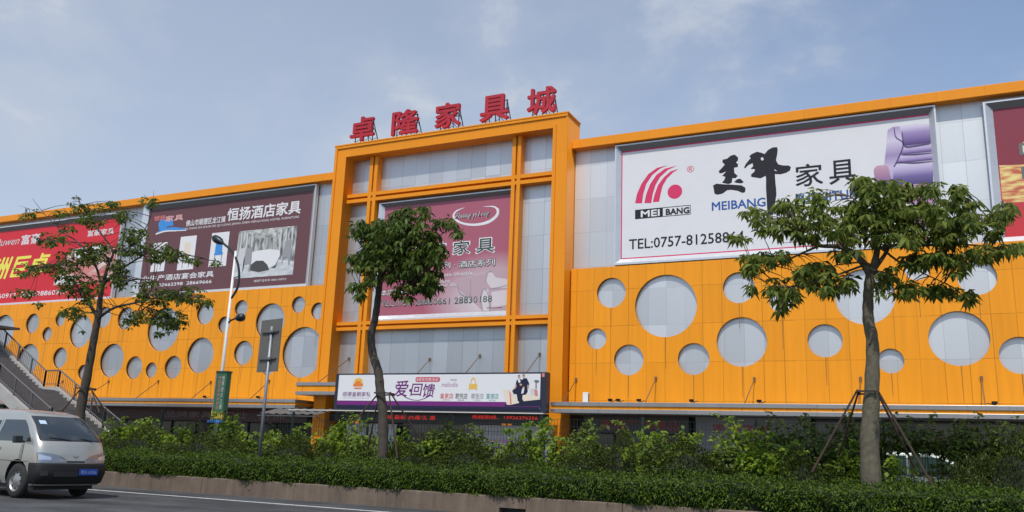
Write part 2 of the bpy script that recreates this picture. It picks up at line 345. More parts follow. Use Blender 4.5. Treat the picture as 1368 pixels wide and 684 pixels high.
for a, b in ((XL, -28.3), (-14.55, XR)):
    MB().box(a, b, 36.23, 36.3, 3.35, 9.75).build('gap_shade_backing', GAP_SHADE, bld)
    MB().box(a, b, 36.071, 36.329, 9.74, 9.80).build('wall_cap', ORANGE_TRIM, bld)
    ds = [d for d in DISCS if a < d[0] < b]
    poly2d('orange_wall_panel', [rect(a, b, 3.3, 9.80)]+[circle_loop(*d) for d in ds], 36.07, .07, ORANGE, bld)
    dm = MB()
    for i_, (x, z, r) in enumerate(ds):
        zb = max(3.62, z-r-.9-.7*((i_*37) % 10)/10); dm.add([(x-.018,35.998,z-r+.004),(x+.018,35.998,z-r+.004),(x+.010,35.998,zb),(x-.010,35.998,zb)], [(0,3,2,1)])
    dm.build('dirt_streaks', mat('rain_dirt', (.30,.12,.02), .8), bld)
    for x, z, r in ds:
        poly2d('round_panel', [circle_loop(x, z, r+.012)], 36.19, .03, SILVERD, bld)
# portal frame
poly2d('portal_frame', [[(FX0,.3),(-27.55,.3),(-27.55,16.66),(-15.35,16.66),(-15.35,.3),(FX1,.3),(FX1,17.30),(FX0,17.30)]], 36.85, 1.55, ORANGE_TRIM, bld)
fm = MB()
fm.box(FX0-.04, FX1+.04, 35.22, 36.9, 17.301, 17.38)                      # cap ledge
fm.box(FX0, FX1, 35.24, 35.299, 17.16, 17.30)
fm.box(FX0, FX0+.16, 35.24, 35.299, 3.6, 17.159)                           # raised edge strip
fm.box(-15.35, -15.18, 35.24, 35.299, 3.6, 16.82); fm.box(FX1-.1, FX1, 35.27, 35.299, 3.6, 17.159)
fm.build('frame_trim', ORANGE_TRIM, bld, bevel=.008)
def mullion_v(xa, xb, z0, z1, yf):
    m = MB(); w_ = (xb-xa)*.40
    m.box(xa, xa+w_, yf, 36.09, z0, z1); m.box(xb-w_, xb, yf, 36.09, z0, z1); m.box(xa+w_, xb-w_, yf+.22, 36.09, z0, z1)
    m.build('mullion', ORANGE_TRIM, bld)
def mullion_h(za, zb, x0, x1, yf):
    m = MB(); w_ = (zb-za)*.38
    m.box(x0, x1, yf, 36.09, za, za+w_); m.box(x0, x1, yf, 36.09, zb-w_, zb); m.box(x0, x1, yf+.22, 36.09, za+w_, zb-w_)
    m.build('mullion', ORANGE_TRIM, bld)
mullion_v(-26.19, -25.68, 1.2, 16.655, 35.647); mullion_v(-17.68, -17.20, 1.2, 16.655, 35.647)
mullion_h(14.13, 14.62, -27.545, -15.355, 35.66); mullion_h(7.22, 7.66, -27.545, -15.355, 35.66)
# canopies over the pavement
def canopy(x0, x1, z0, z1, y0):
    c = MB().box(x0, x1, y0+.05, 35.99, z0+.17, z1-.17); o = c.build('canopy', ORANGE, bld)
    for a, b in ((z0, z0+.17), (z1-.17, z1)):
        MB().box(x0-.02, x1+.02, y0, 35.98, a+.001, b-.001).build('canopy_edge', GREYBAND, o, bevel=.01)
canopy(XL, -28.53, 3.13, 3.58, 34.1); canopy(-14.56, XR, 3.10, 3.56, 34.0); canopy(-28.45, -26.0, 3.80, 4.42, 34.0)
ROD = mat('tie_rod_steel', (.20,.13,.07), .5, .5)
for x, z, xe, ze in [(-10.51,4.72,-10.47,3.56),(-6.35,4.68,-6.45,3.56),(1.85,4.68,1.81,3.56),(-2.3,4.68,-2.32,3.56),(-14.2,4.68,-14.1,3.56),(6.0,4.68,6.0,3.56),
    (-26.89,5.8,-27.3,4.42),(-40.26,4.66,-39.9,3.58),(-36.17,4.6,-35.7,3.58),(-31.97,4.66,-31.6,3.58),(-44.4,4.66,-44.1,3.58),(-48.5,4.66,-48.2,3.58),(-19.22,5.84,-18.96,4.8),(-16.08,5.86,-15.9,4.8),(-22.01,5.7,-21.56,4.8)]:
    yw = 35.98 if (x < -28.3 or x > -14.6) else 36.08
    m = MB().tube([(x, yw, z), (xe, 34.25, ze)], .022, 6); m.box(x-.05, x+.05, yw-.05, yw+.01, z-.07, z+.07)
    m.build('tie_rod', ROD, bld)
# ground floor under the canopy: shopfronts, piers, entrance
GLASS = mat('dark_shop_glass', (.02, .022, .026), .12, 0, .6)
g = MB(); g.box(XL, XR, 36.3, 36.36, .3, 3.3); g.build('shopfront_glass', GLASS, bld)
MAROON = mat('maroon_fascia', (.055,.012,.012), .5, noise=.1)
x = -60.0
while x < XR-1:
    if not (-28.5 < x < -14.4):
        MB().box(x, x+.07, 36.2, 36.29, .3, 3.1).build('shopfront_post', BLACKM, bld)
    x += 1.9
MB().box(-46, -28.6, 35.2, 35.3, 2.45, 3.1).build('fascia_board', MAROON, bld)
MB().box(-13.5, -8.9, 35.2, 35.3, 2.35, 3.08).build('fascia_board', mat('black_fascia', (.02,.016,.018), .4), bld)
MB().box(-8.6, -4.2, 35.15, 35.3, 1.5, 3.08).build('fascia_board', mat('grey_fascia', (.13,.13,.14), .5), bld)
fl = lambda s, x0, x1, z0, z1, y, m: link_mesh('lettering', text_mesh(s, x0, x1, z0, z1, y, 0, .02), m, bld)
fl('品牌家具 · 门业 · 灯饰', -38.5, -30.0, 2.6, 2.95, 35.19, mat('print_dim', (.16,.11,.11), .5))
fl('家居广场精品', -12.7, -9.3, 2.48, 2.92, 35.19, mat('print_dimred', (.20,.012,.018), .5))
fl('家具商城', -7.9, -5.6, 2.5, 2.8, 35.14, mat('print_dimred', (.20,.012,.018), .5))

# ------------------------------------------------------------------ billboards
def billboard(name, x0, x1, z0, z1, Yp, Yf, label, pm, bar=.3, sill=.3, top=.3):
    """printed sheet at depth Yp inside a projecting metal border whose front is at Yf"""
    r = empty(name, ((x0+x1)/2, Yp, z0), label, 'billboard', 'billboards on the mall front')
    MB().box(x0, x1, Yp, Yp+.03, z0, z1).build('printed_sheet', pm, r)
    f = MB(); D = Yp+.04
    MB().sweep([(D, z1+.0), (Yp-.002, z1+.0), (Yf+.002, z1+top*.76), (D, z1+top*.76)], x0-bar*.5, x1+bar*.5).build('border_soffit', mat('border_soffit_shade', (.17,.175,.18), .6, .2), r)  # soffit coloured darker than the border, shade painted into its grey
    f.sweep([(D, z1+top*.765), (Yf, z1+top*.765), (Yf, z1+top), (D, z1+top)], x0-bar, x1+bar)
    f.sweep([(D, z0), (D, z0-sill), (Yf, z0-sill), (Yf, z0-sill*.7), (Yp-.002, z0)], x0-bar, x1+bar)
    for s, xa in ((-1, x0), (1, x1)):
        f.add([(xa, Yp-.002, z0), (xa, Yp-.002, z1), (xa, D, z1), (xa, D, z0), (xa+s*bar*.8, Yf-.002, z0-sill+.002), (xa+s*bar*.8, Yf-.002, z1+top-.002), (xa+s*bar*.8, D, z1+top-.002), (xa+s*bar*.8, D, z0-sill+.002),
               (xa+s*bar*1.02, Yf-.002, z0-sill+.002), (xa+s*bar*1.02, Yf-.002, z1+top-.002), (xa+s*bar*1.02, D, z1+top-.002), (xa+s*bar*1.02, D, z0-sill+.002)],
              [(0,1,5,4), (4,5,9,8), (8,9,10,11), (9,5,6,10), (4,8,11,7), (1,2,6,5), (0,4,7,3)])
    bm_ = f.mesh('border'); bb = bmesh.new(); bb.from_mesh(bm_); bmesh.ops.recalc_face_normals(bb, faces=bb.faces); bb.to_mesh(bm_); bb.free()
    link_mesh('border', bm_, SILVER_TRIM, r)
    return r
def vgrad(name, stops, z0, z1, axis=2, rough=.5):
    m = bpy.data.materials.new(name); m.use_nodes = True; t = m.node_tree; b = t.nodes['Principled BSDF']; b.inputs['Roughness'].default_value = rough
    g_ = N('ShaderNodeNewGeometry', t); s_ = N('ShaderNodeSeparateXYZ', t); t.links.new(g_.outputs['Position'], s_.inputs[0])
    r_ = N('ShaderNodeMapRange', t); r_.inputs[1].default_value = z0; r_.inputs[2].default_value = z1; t.links.new(s_.outputs[axis], r_.inputs[0])
    c_ = N('ShaderNodeValToRGB', t); e = c_.color_ramp.elements
    e[0].position = stops[0][0]; e[0].color = (*stops[0][1], 1); e[1].position = stops[-1][0]; e[1].color = (*stops[-1][1], 1)
    for p_, cc in stops[1:-1]: e.new(p_).color = (*cc, 1)
    t.links.new(r_.outputs[0], c_.inputs[0]); t.links.new(c_.outputs[0], b.inputs['Base Color']); return m

YB = 36.22; YFB = 36.02
# --- white billboard
wb = billboard('billboard', -12.22, .80, 10.16, 15.36, YB, YFB, 'white furniture billboard with red arc logo, black brush characters and a purple chair', mat('white_vinyl', (.66,.66,.675), .6, noise=.04, nscale=.8), .25, .3, .28)
k = Crop(820, 180, 3.8, YB)
b_ = MB()
for a in ((-12.22,.80,15.30,15.36),(-12.22,.80,10.16,10.21),(-12.22,-12.17,10.211,15.299)):
    b_.box(a[0], a[1], YB-.003, YB-.001, a[2], a[3])
b_.build('printed_border', INK['pinkred'], wb)
arcs = [[(108,348),(118,300),(140,250),(175,200),(220,168),(275,155),(235,172),(195,205),(165,250),(150,300),(143,348)],
        [(155,347),(165,300),(185,250),(215,205),(260,172),(320,157),(275,178),(235,215),(212,255),(198,300),(190,347)],
        [(198,342),(208,300),(225,255),(255,215),(290,185),(330,173),(300,192),(270,222),(248,260),(238,300),(230,340)]]
c0 = k(310,289); rb = (k(347,289)[0]-k(273,289)[0])/2
printed('logo', [k.poly(a) for a in arcs]+[circle_loop(c0[0], c0[1], rb)], wb, INK['pinkred'], k)
xa, xm, xb = k(108,400)[0], k(246,400)[0], k(390,400)[0]; zl, zh = k(108,429)[1], k(108,382)[1]
printed('logo_plate', [rect(xa, xm, zl, zh), rect(xm, xb, zl, zh), rect(xm+.03, xb-.03, zl+.03, zh-.03)], wb, INK['black'], k)
lettering('MEI', wb, INK['white'], k, (138,0), (232,0), (140,420), (140,386), 2, bold=.06)
lettering('BANG', wb, INK['black'], k, (262,0), (380,0), (140,420), (140,388), 2, bold=.06)
lettering('®', wb, INK['pinkred'], k, (369,0), (405,0), (387,192), (387,158))
kb = Crop(940, 185, 6.515, YB)
mei = [(205,175),(235,150),(270,140),(300,165),(300,190),(283,208),(300,225),(297,248),(265,255),(268,300),(297,325),(280,345),(250,345),(245,385),(215,398),(160,385),(180,360),(190,335),(163,325),(180,305),(198,285),(165,300),(140,305),(131,285),(165,250),(185,225),(163,208),(165,185),(195,178)]
mei2 = [(82,410),(110,393),(190,400),(250,402),(290,405),(330,408),(365,430),(362,465),(340,475),(295,455),(240,447),(205,450),(165,480),(120,490),(95,480),(90,450)]
mei3 = [(265,380),(290,355),(320,350),(350,380),(330,390),(295,388)]
bang = [(352,255),(365,225),(392,190),(410,172),(398,152),(420,135),(465,115),(505,125),(530,135),(560,100),(600,78),(638,75),(645,95),(640,140),(630,190),(650,225),(690,235),(742,235),(760,250),(752,278),(720,298),(670,312),(620,310),(625,380),(631,440),(634,490),(622,560),(618,640),(600,668),(556,662),(552,600),(548,520),(543,440),(543,350),(540,325),(495,347),(450,340),(415,335),(412,315),(440,290),(448,268),(408,265),(432,240),(425,215),(385,235),(362,260)]
hole = [(498,168),(513,162),(525,180),(512,193),(498,184)]; hole2 = [(615,265),(632,277),(640,285),(620,281)]
printed('brush_characters', [kb.poly(a) for a in (mei, mei2, mei3, bang, hole, hole2)], wb, INK['black'], kb)
lettering('家', wb, INK['black'], k, (913,0), (1052,0), (915,268), (915,155), bold=.015)
lettering('具', wb, INK['black'], k, (1082,0), (1218,0), (1085,256), (1085,135), bold=.015)
lettering('MEIBANG', wb, INK['blue'], k, (491,0), (760,0), (493,388), (493,343), bold=.035)
lettering('FURNITURE', wb, INK['blue'], k, (915,0), (1250,0), (493,388), (493,343), bold=.035)
lettering('TEL:0757-81258864', wb, INK['black'], k, (80,0), (648,0), (80,583), (80,531), bold=.02)
lettering('MEI BANG', wb, INK['black'], k, (855,0), (1110,0), (855,538), (855,485), bold=.01)
pz0, pz1 = k(840,552)[1], k(840,470)[1]; px0, px1 = k(832,0)[0], k(1150,0)[0]
printed('outline_pill', [rect(px0, px1, pz0, pz1), rect(px0+.03, px1-.03, pz0+.03, pz1-.03)], wb, INK['grey'], k)
# purple reclining chair printed on the sheet
kc = Crop(1140, 150, 3.6, YB)
zc0, zc1 = kc(250,345)[1], kc(250,58)[1]
LEA = vgrad('print_leather', [(0,(.06,.045,.16)),(.12,(.14,.10,.28)),(.25,(.45,.38,.58)),(.335,(.60,.54,.68)),(.36,(.05,.025,.12)),(.40,(.30,.22,.44)),(.47,(.58,.50,.66)),(.50,(.07,.035,.15)),(.54,(.28,.20,.42)),(.61,(.58,.50,.66)),(.645,(.05,.025,.12)),(.70,(.12,.07,.24)),(.85,(.30,.22,.44)),(.96,(.62,.56,.70)),(1,(.4,.33,.5))], zc0, zc1)
ear = [(165,85),(190,70),(222,68),(238,150),(245,165),(215,235),(195,262),(190,345),(150,345),(150,240),(160,150)]
seatb = [(222,68),(300,58),(365,55),(374,110),(376,180),(384,245),(384,345),(190,345),(192,262),(212,235),(245,165),(238,150)]
printed('printed_chair', [kc.poly(seatb)], wb, LEA, kc)
printed('printed_chair_wing', [kc.poly(ear)], wb, vgrad('print_leather_pale', [(0,(.30,.23,.44)),(.3,(.52,.45,.62)),(.5,(.30,.22,.42)),(.75,(.58,.52,.66)),(1,(.34,.26,.46))], zc0, zc1), kc, 3)
printed('printed_chair_arm', [kc.poly([(98,275),(112,258),(150,254),(168,262),(176,300),(190,345),(105,345)])], wb, vgrad('print_arm', [(0,(.24,.12,.26)),(.7,(.48,.26,.36)),(1,(.5,.34,.45))], kc(0,345)[1], kc(0,255)[1]), kc, 4)
for pts, ws in (([(236,95),(240,140),(252,166),(300,162),(368,150)], [.02,.05,.06]), ([(236,205),(300,203),(378,196)], [.03,.05,.02]), ([(222,240),(290,244),(382,236)], [.03,.05,.02]), ([(196,75),(205,120),(240,152),(215,225),(195,262)], [.03,.05,.04])):
    printed('printed_seam', [strip(kc.poly(pts), ws)], wb, mat('print_seam', (.07,.045,.14), .5), kc, 5)
printed('printed_chair_base', [kc.poly([(170,345),(384,345),(400,400),(380,440),(200,440)]), kc.poly([(250,480),(330,500),(400,520),(400,548),(300,560),(240,530)])], wb, INK['mauve'], kc, 2)

# --- dark red billboard at the right edge
rb_ = billboard('billboard.001', 3.06, 14.4, 10.02, 15.2, YB, YFB, 'dark red billboard with golden glow at the right end of the front', vgrad('print_red_gold', [(0,(.55,.02,.03)),(.28,(.50,.03,.04)),(.36,(.55,.08,.04)),(.5,(.28,.018,.03)),(.55,(.22,.018,.035)),(1,(.20,.016,.04))], 10.02, 15.2), .33, .3, .3)
kr = Crop(1140, 150, 3.6, YB)
gl = bpy.data.materials.new('print_gold_shimmer'); gl.use_nodes = True; t_ = gl.node_tree; bb_ = t_.nodes['Principled BSDF']; gg = N('ShaderNodeNewGeometry', t_)
mm = N('ShaderNodeMapping', t_); mm.inputs['Scale'].default_value = (1.2, 1, 5.0); nn_ = N('ShaderNodeTexNoise', t_); nn_.inputs['Scale'].default_value = 1.3; cr_ = N('ShaderNodeValToRGB', t_)
e_ = cr_.color_ramp.elements; e_[0].position = .38; e_[0].color = (.50,.10,.05,1); e_[1].position = .62; e_[1].color = (.78,.62,.22,1)
t_.links.new(gg.outputs['Position'], mm.inputs[0]); t_.links.new(mm.outputs[0], nn_.inputs['Vector']); t_.links.new(nn_.outputs[0], cr_.inputs[0]); t_.links.new(cr_.outputs[0], bb_.inputs['Base Color'])
za_, zb_ = kr(700,440)[1], kr(700,258)[1]
printed('golden_print', [[(3.1,za_),(14.3,za_-.1),(14.3,zb_+.3),(8,zb_+.25),(5.2,zb_+.1),(4.1,zb_-.06),(3.1,zb_+.02)]], rb_, gl, kr)
for q in ((kr(800,208), kr(800,150)), (kr(812,320), kr(812,262))):
    z0_, z1_ = q[0][1], q[1][1]; x0_ = q[0][0]
    printed('printed_window', [rect(x0_, x0_+1.6, z0_, z1_), rect(x0_+.12, x0_+1.48, z0_+.1, z1_-.1)], rb_, INK['mid'], kr, 2)
    printed('printed_pane', [rect(x0_+.121, x0_+1.479, z0_+.101, z1_-.101)], rb_, INK['cream'], kr, 2)
xr0 = kr(796,0)[0]; zr0 = kr(800,152)[1]
printed('printed_roof', [[(xr0,zr0+.02),(xr0+.6,zr0+.55),(xr0+1.3,zr0+.6),(xr0+1.9,zr0+.02)]], rb_, INK['gold'], kr, 2)
z_a, z_b = kr(800,556)[1], kr(800,500)[1]; xz = kr(793,0)[0]
link_mesh('lettering', text_mesh('招商热线', xz, xz+(z_b-z_a)*4.2, z_a, z_b, YB-.008, 0, .02), INK['yellow'], rb_)

# --- brown hotel furniture billboard
bw = billboard('billboard.002', -43.2, -30.33, 9.99, 15.33, YB, YFB, 'brown hotel furniture billboard with white writing and a grey banquet room photo', mat('brown_vinyl', (.125,.050,.057), .6, noise=.10, nscale=14), .32, .3, .3)
kb = Crop(180, 240, 4.277, YB)
lettering('恒扬酒店家具', bw, INK['white'], kb, (553,0), (965,0), (557,236), (557,162), bold=.03)
lettering('佛山市顺德区龙江镇', bw, INK['white'], kb, (325,0), (545,0), (330,264), (330,228), bold=.02)
lettering('FO SHAN SHI SHUN DE QU LONG JIANG ZHEN HENGYANG HOTEL FURNITURE', bw, INK['white'], kb, (322,0), (960,0), (322,288), (322,272), bold=.02)
lettering('专业生产酒店宴会家具', bw, INK['white'], kb, (78,0), (515,0), (85,582), (85,548), bold=.025)
lettering('销售热线: 28662398  28669666', bw, INK['white'], kb, (70,0), (508,0), (75,618), (75,594), bold=.025)
lettering('诚招产品专卖 28601.0072.0', bw, INK['white'], kb, (742,0), (920,0), (745,582), (745,568))
def pr_rect(cr, tl, br): a = cr(*tl); b = cr(*br); return rect(a[0], b[0], b[1], a[1])
for i, (bl, tr) in enumerate((((88,528),(188,356)), ((240,518),(356,318)), ((420,500),(543,296)))):
    a = kb(*bl); b = kb(*tr); xm_ = (a[0]+b[0])/2; W_ = b[0]-a[0]
    printed('printed_card', [rect(a[0], b[0], a[1], b[1])], bw, INK['white'], kb)
    H_ = b[1]-a[1]; zc = a[1]+H_*.42
    printed('printed_dining_chair', [[(xm_-.22*W_,zc),(xm_+.20*W_,zc-.02*H_),(xm_+.17*W_,zc+.38*H_),(xm_-.02*W_,zc+.42*H_),(xm_-.20*W_,zc+.36*H_)], rect(xm_-.24*W_, xm_+.25*W_, zc-.09*H_, zc-.01*H_)], bw, INK[('pale','cream','skyblue')[i]], kb, 2)
    printed('printed_chair_legs', [rect(xm_-.22*W_, xm_-.17*W_, a[1]+.06*H_, zc-.09*H_), rect(xm_+.17*W_, xm_+.22*W_, a[1]+.06*H_, zc-.09*H_)], bw, INK['grey'], kb, 2)
# logo: red and white waves over a blue house
printed('logo', [kb.poly([(135,250),(150,228),(215,222),(222,262),(185,268),(180,285),(140,290)])], bw, INK['skyblue'], kb)
printed('logo_wave', [strip(kb.poly([(120,312),(170,290),(230,284),(295,286)]), [.08,.22,.26,.12])], bw, INK['white'], kb)
printed('logo_wave', [strip(kb.poly([(128,302),(175,284),(230,280),(292,284)]), [.05,.14,.2,.06])], bw, INK['skyblue'], kb, 2)
lettering('恒扬', bw, mat('print_salmon', (.66,.20,.20), .5), kb, (142,0), (205,0), (145,234), (145,206), 2, bold=.03)
lettering('家具', bw, mat('print_pale_salmon', (.72,.40,.38), .5), kb, (206,0), (305,0), (145,246), (145,212), 2, bold=.03)
# banquet room photo
a = kb(566,566); b = kb(930,262); fx = lambda u: a[0]+(b[0]-a[0])*u; fz = lambda v: a[1]+(b[1]-a[1])*v
def photo_mat(name, dark, light, scale, lo=.35, hi=.65):
    m = bpy.data.materials.new(name); m.use_nodes = True; t = m.node_tree; bs = t.nodes['Principled BSDF']; g_ = N('ShaderNodeNewGeometry', t)
    m_ = N('ShaderNodeMapping', t); m_.inputs['Scale'].default_value = scale; n = N('ShaderNodeTexNoise', t); n.inputs['Scale'].default_value = 1; n.inputs['Detail'].default_value = 4
    c = N('ShaderNodeValToRGB', t); c.color_ramp.elements[0].position = lo; c.color_ramp.elements[1].position = hi; c.color_ramp.elements[0].color = (*dark,1); c.color_ramp.elements[1].color = (*light,1)
    t.links.new(g_.outputs['Position'], m_.inputs[0]); t.links.new(m_.outputs[0], n.inputs['Vector']); t.links.new(n.outputs[0], c.inputs[0]); t.links.new(c.outputs[0], bs.inputs['Base Color']); return m
printed('room_photo', [rect(fx(0), fx(1), fz(0), fz(1))], bw, photo_mat('print_room', (.09,.095,.095), (.52,.53,.52), (6,1,1.6)), kb)
printed('room_photo_floor', [[(fx(0),fz(0)),(fx(1),fz(0)),(fx(1),fz(.27)),(fx(.7),fz(.34)),(fx(.2),fz(.30)),(fx(0),fz(.36))]], bw, photo_mat('print_floor', (.42,.44,.45), (.62,.64,.66), (1.5,1,4)), kb, 2)
printed('room_photo_ceiling', [[(fx(.1),fz(1)),(fx(.9),fz(1)),(fx(.62),fz(.80)),(fx(.36),fz(.80))]], bw, photo_mat('print_ceiling', (.20,.21,.20), (.60,.60,.58), (3,1,6)), kb, 2)
for u in (.06,.16,.25,.74,.83,.93):
    printed('room_photo_column', [rect(fx(u-.012), fx(u+.012), fz(.42), fz(.95))], bw, INK['pale'], kb, 2.5)
printed('room_photo_table', [[(fx(.20),fz(.50)),(fx(.34),fz(.55)),(fx(.58),fz(.56)),(fx(.74),fz(.52)),(fx(.76),fz(.42)),(fx(.70),fz(.24)),(fx(.60),fz(.18)),(fx(.30),fz(.16)),(fx(.22),fz(.24))]], bw, INK['white'], kb, 3)
printed('room_photo_shadow', [[(fx(.24),fz(.16)),(fx(.28),fz(.27)),(fx(.36),fz(.34)),(fx(.48),fz(.33)),(fx(.56),fz(.24)),(fx(.60),fz(.13)),(fx(.42),fz(.10))], [(fx(.62),fz(.16)),(fx(.70),fz(.22)),(fx(.74),fz(.36)),(fx(.70),fz(.16))]], bw, mat('print_dark_grey', (.065,.06,.06), .5), kb, 4)
for s, u in ((1,.80), (1,.02), (1,.14)):
    z_ = .42 if u > .5 else .34
    printed('room_photo_chair', [[(fx(u),fz(z_)),(fx(u+.03),fz(z_+.28)),(fx(u+.13),fz(z_+.30)),(fx(u+.14),fz(z_)),(fx(u+.13),fz(z_-.22)),(fx(u+.11),fz(z_-.22)),(fx(u+.10),fz(z_-.06)),(fx(u+.02),fz(z_-.06)),(fx(u+.01),fz(z_-.2)),(fx(u),fz(z_-.2))]], bw, INK['grey' if u > .1 else 'pale'], kb, 5)

# --- red dining table billboard at the left
rd = billboard('billboard.003', -70.0, -45.66, 9.98, 15.1, YB, YFB, 'bright red billboard with yellow characters at the left end behind the sparse tree', mat('red_vinyl', (.60,.018,.028), .5, noise=.06, nscale=.7), .35, .3, .3)
kd = Crop(0, 300, 6.218, YB)
lettering('亚洲巨卓', rd, INK['yellow'], kd, (-150,0), (462,0), (0,455), (0,272), bold=.035, shear=.28)
lettering('富豪', rd, INK['white'], kd, (200,0), (352,0), (200,168), (200,86), bold=.02)
lettering('富豪家具', rd, INK['white'], kd, (740,0), (955,0), (870,86), (870,34), bold=.02)
lettering('Duwen', rd, INK['pale'], kd, (-20,0), (186,0), (0,180), (0,118), shear=.4)
lettering('总部:0757-28860912  传真:28860913', rd, INK['white'], kd, (-240,0), (640,0), (0,618), (0,568), bold=.02)
ph = [kd(440,508), kd(560,505), kd(950,470), kd(960,200), kd(900,165), kd(640,200), kd(560,250), kd(480,380)]
printed('dining_photo', [ph], rd, photo_mat('print_dining', (.50,.10,.08), (.74,.60,.55), (1.2,1,1.6)), kd)
for q in (((640,300),(560,330),(560,410),(700,420),(790,360)), ((690,430),(620,470),(740,500),(880,460),(860,400))):
    printed('dining_photo_table', [kd.poly(q)], rd, INK['rose'], kd, 2)
printed('dining_photo_cloth', [kd.poly([(600,210),(700,190),(720,260),(640,290)]), kd.poly([(760,180),(850,170),(860,250),(780,260)]), kd.poly([(450,500),(480,430),(580,430),(610,490)])], rd, INK['white'], kd, 3)

# --- pink billboard inside the portal
YP = 36.0
pk = billboard('billboard.004', P(507,350,YP).x+.12, P(682,350,YP).x-.02, P(593,418.5,YP).z, P(600,268,YP).z-.02, YP, 35.8, 'dull pink furniture billboard with white sofa print in the middle of the portal', vgrad('print_pink', [(0,(.44,.12,.17)),(.06,(.40,.10,.15)),(.3,(.38,.105,.15)),(1,(.33,.085,.125))], 7.9, 13.9), .26, .3, .22)
kp = Crop(490, 240, 3.6, YP)
sofa_z0, sofa_z1 = kp(600,640)[1], kp(600,400)[1]
def glow_mat():
    m = bpy.data.materials.new('print_glow'); m.use_nodes = True; t = m.node_tree; b = t.nodes['Principled BSDF']; b.inputs['Roughness'].default_value = .5
    g_ = N('ShaderNodeNewGeometry', t); s_ = N('ShaderNodeVectorMath', t, operation='SUBTRACT'); c_ = kp(600,560); s_.inputs[1].default_value = (c_[0], YP, c_[1])
    m_ = N('ShaderNodeVectorMath', t, operation='MULTIPLY'); m_.inputs[1].default_value = (.20, 0, .34); l_ = N('ShaderNodeVectorMath', t, operation='LENGTH'); r_ = N('ShaderNodeValToRGB', t)
    e = r_.color_ramp.elements; e[0].position = .22; e[0].color = (.56,.50,.53,1); e[1].position = .78; e[1].color = (.36,.095,.14,1)
    t.links.new(g_.outputs['Position'], s_.inputs[0]); t.links.new(s_.outputs[0], m_.inputs[0]); t.links.new(m_.outputs[0], l_.inputs[0]); t.links.new(l_.outputs['Value'], r_.inputs[0]); t.links.new(r_.outputs[0], b.inputs['Base Color']); return m
for o_ in pk.children:
    if o_.name.startswith('printed_sheet'): o_.data.materials[0] = glow_mat()
printed('sofa_print', [kp.poly([(428,510),(440,480),(490,470),(560,455),(600,430),(684,440),(684,625),(560,632)])], pk, mat('print_sofa_shade', (.46,.33,.37), .55, spec=.2), kp, 2)
printed('sofa_print_cushion', [kp.poly([(575,490),(582,445),(605,448),(620,470),(684,480),(684,520),(600,525)]), kp.poly([(560,632),(552,570),(562,530),(585,528),(590,630)]), kp.poly([(600,540),(680,528),(680,600),(600,620)])], pk, mat('print_sofa_light', (.60,.54,.57), .55, spec=.2), kp, 3)
for pts in ([(438,500),(448,545),(495,560),(500,480)], [(555,632),(548,565),(565,525),(586,560),(590,630)], [(572,492),(584,448),(600,440)], [(590,525),(640,518),(684,505)]):
    printed('sofa_print_line', [strip(kp.poly(pts), [.035,.05,.03])], pk, INK['grey'], kp, 4)
el = [(527+105*math.cos(a), 175+42*math.sin(a)) for a in np.linspace(-2.6, 2.9, 40)]
printed('swoosh', [strip(kp.poly([(635,138),(628,172),(585,203),(520,217),(455,208),(418,180),(430,152),(470,134)]), [.02,.1,.16,.12,.10,.12,.08,.01])], pk, INK['white'], kp)
printed('swoosh', [strip(kp.poly([(560,130),(610,130),(630,148),(622,172),(590,195)]), [.01,.07,.13,.09,.01])], pk, INK['white'], kp, 2)
lettering('Zhuang yi Long', pk, INK['white'], kp, (430,0), (600,0), (430,196), (430,163), 3, shear=.35)
lettering('Zhuang yi Long', pk, INK['black'], kp, (433,0), (602,0), (433,195), (433,164), 4, shear=.35)
for ch, x0, x1, zb, zt in (('艺', 332, 402, (335,378), (335,300)), ('家', 428, 517, (430,366), (430,292)), ('具', 537, 632, (540,358), (540,280)), ('雅', 236, 306, (335,378), (335,300))):
    lettering(ch, pk, INK['white'], kp, (x0,0), (x1,0), zb, zt, 1, bold=.05)
    lettering(ch, pk, INK['darkgreen'], kp, (x0+6,0), (x1-6,0), (zb[0], zb[1]-5), (zt[0], zt[1]+5), 2, bold=.012)
lettering('客厅系列 · 酒店系列', pk, INK['darkgreen'], kp, (262,0), (636,0), (345,433), (345,397), 5, bold=.05)
lettering('客厅系列 · 酒店系列', pk, INK['white'], kp, (264,0), (634,0), (345,431), (345,399), 6, bold=.012)
lettering('Art of taste.to create lifestyle.', pk, INK['white'], kp, (190,0), (535,0), (345,474), (345,450), 5, shear=.2)
lettering('Pursuit of Furniture.', pk, INK['white'], kp, (225,0), (430,0), (345,500), (345,480), 5, shear=.2)
lettering('The choice of your life', pk, INK['white'], kp, (225,0), (457,0), (345,524), (345,500), 5, shear=.2)
lettering('本店三楼', pk, INK['darkgreen'], kp, (107,0), (228,0), (110,560), (110,526), 2, bold=.05)
lettering('本店三楼', pk, INK['white'], kp, (108,0), (227,0), (110,558), (110,528), 3, bold=.012)
lettering('TEL:0757-28860661 28830188', pk, INK['white'], kp, (103,0), (627,0), (105,611), (105,583), 5, bold=.045)
lettering('TEL:0757-28860661 28830188', pk, INK['darkgreen'], kp, (103,0), (627,0), (105,611), (105,583), 6, bold=.0)
lettering('www.furniture', pk, INK['black'], kp, (604,0), (676,0), (604,620), (604,610), 5, bold=.03)

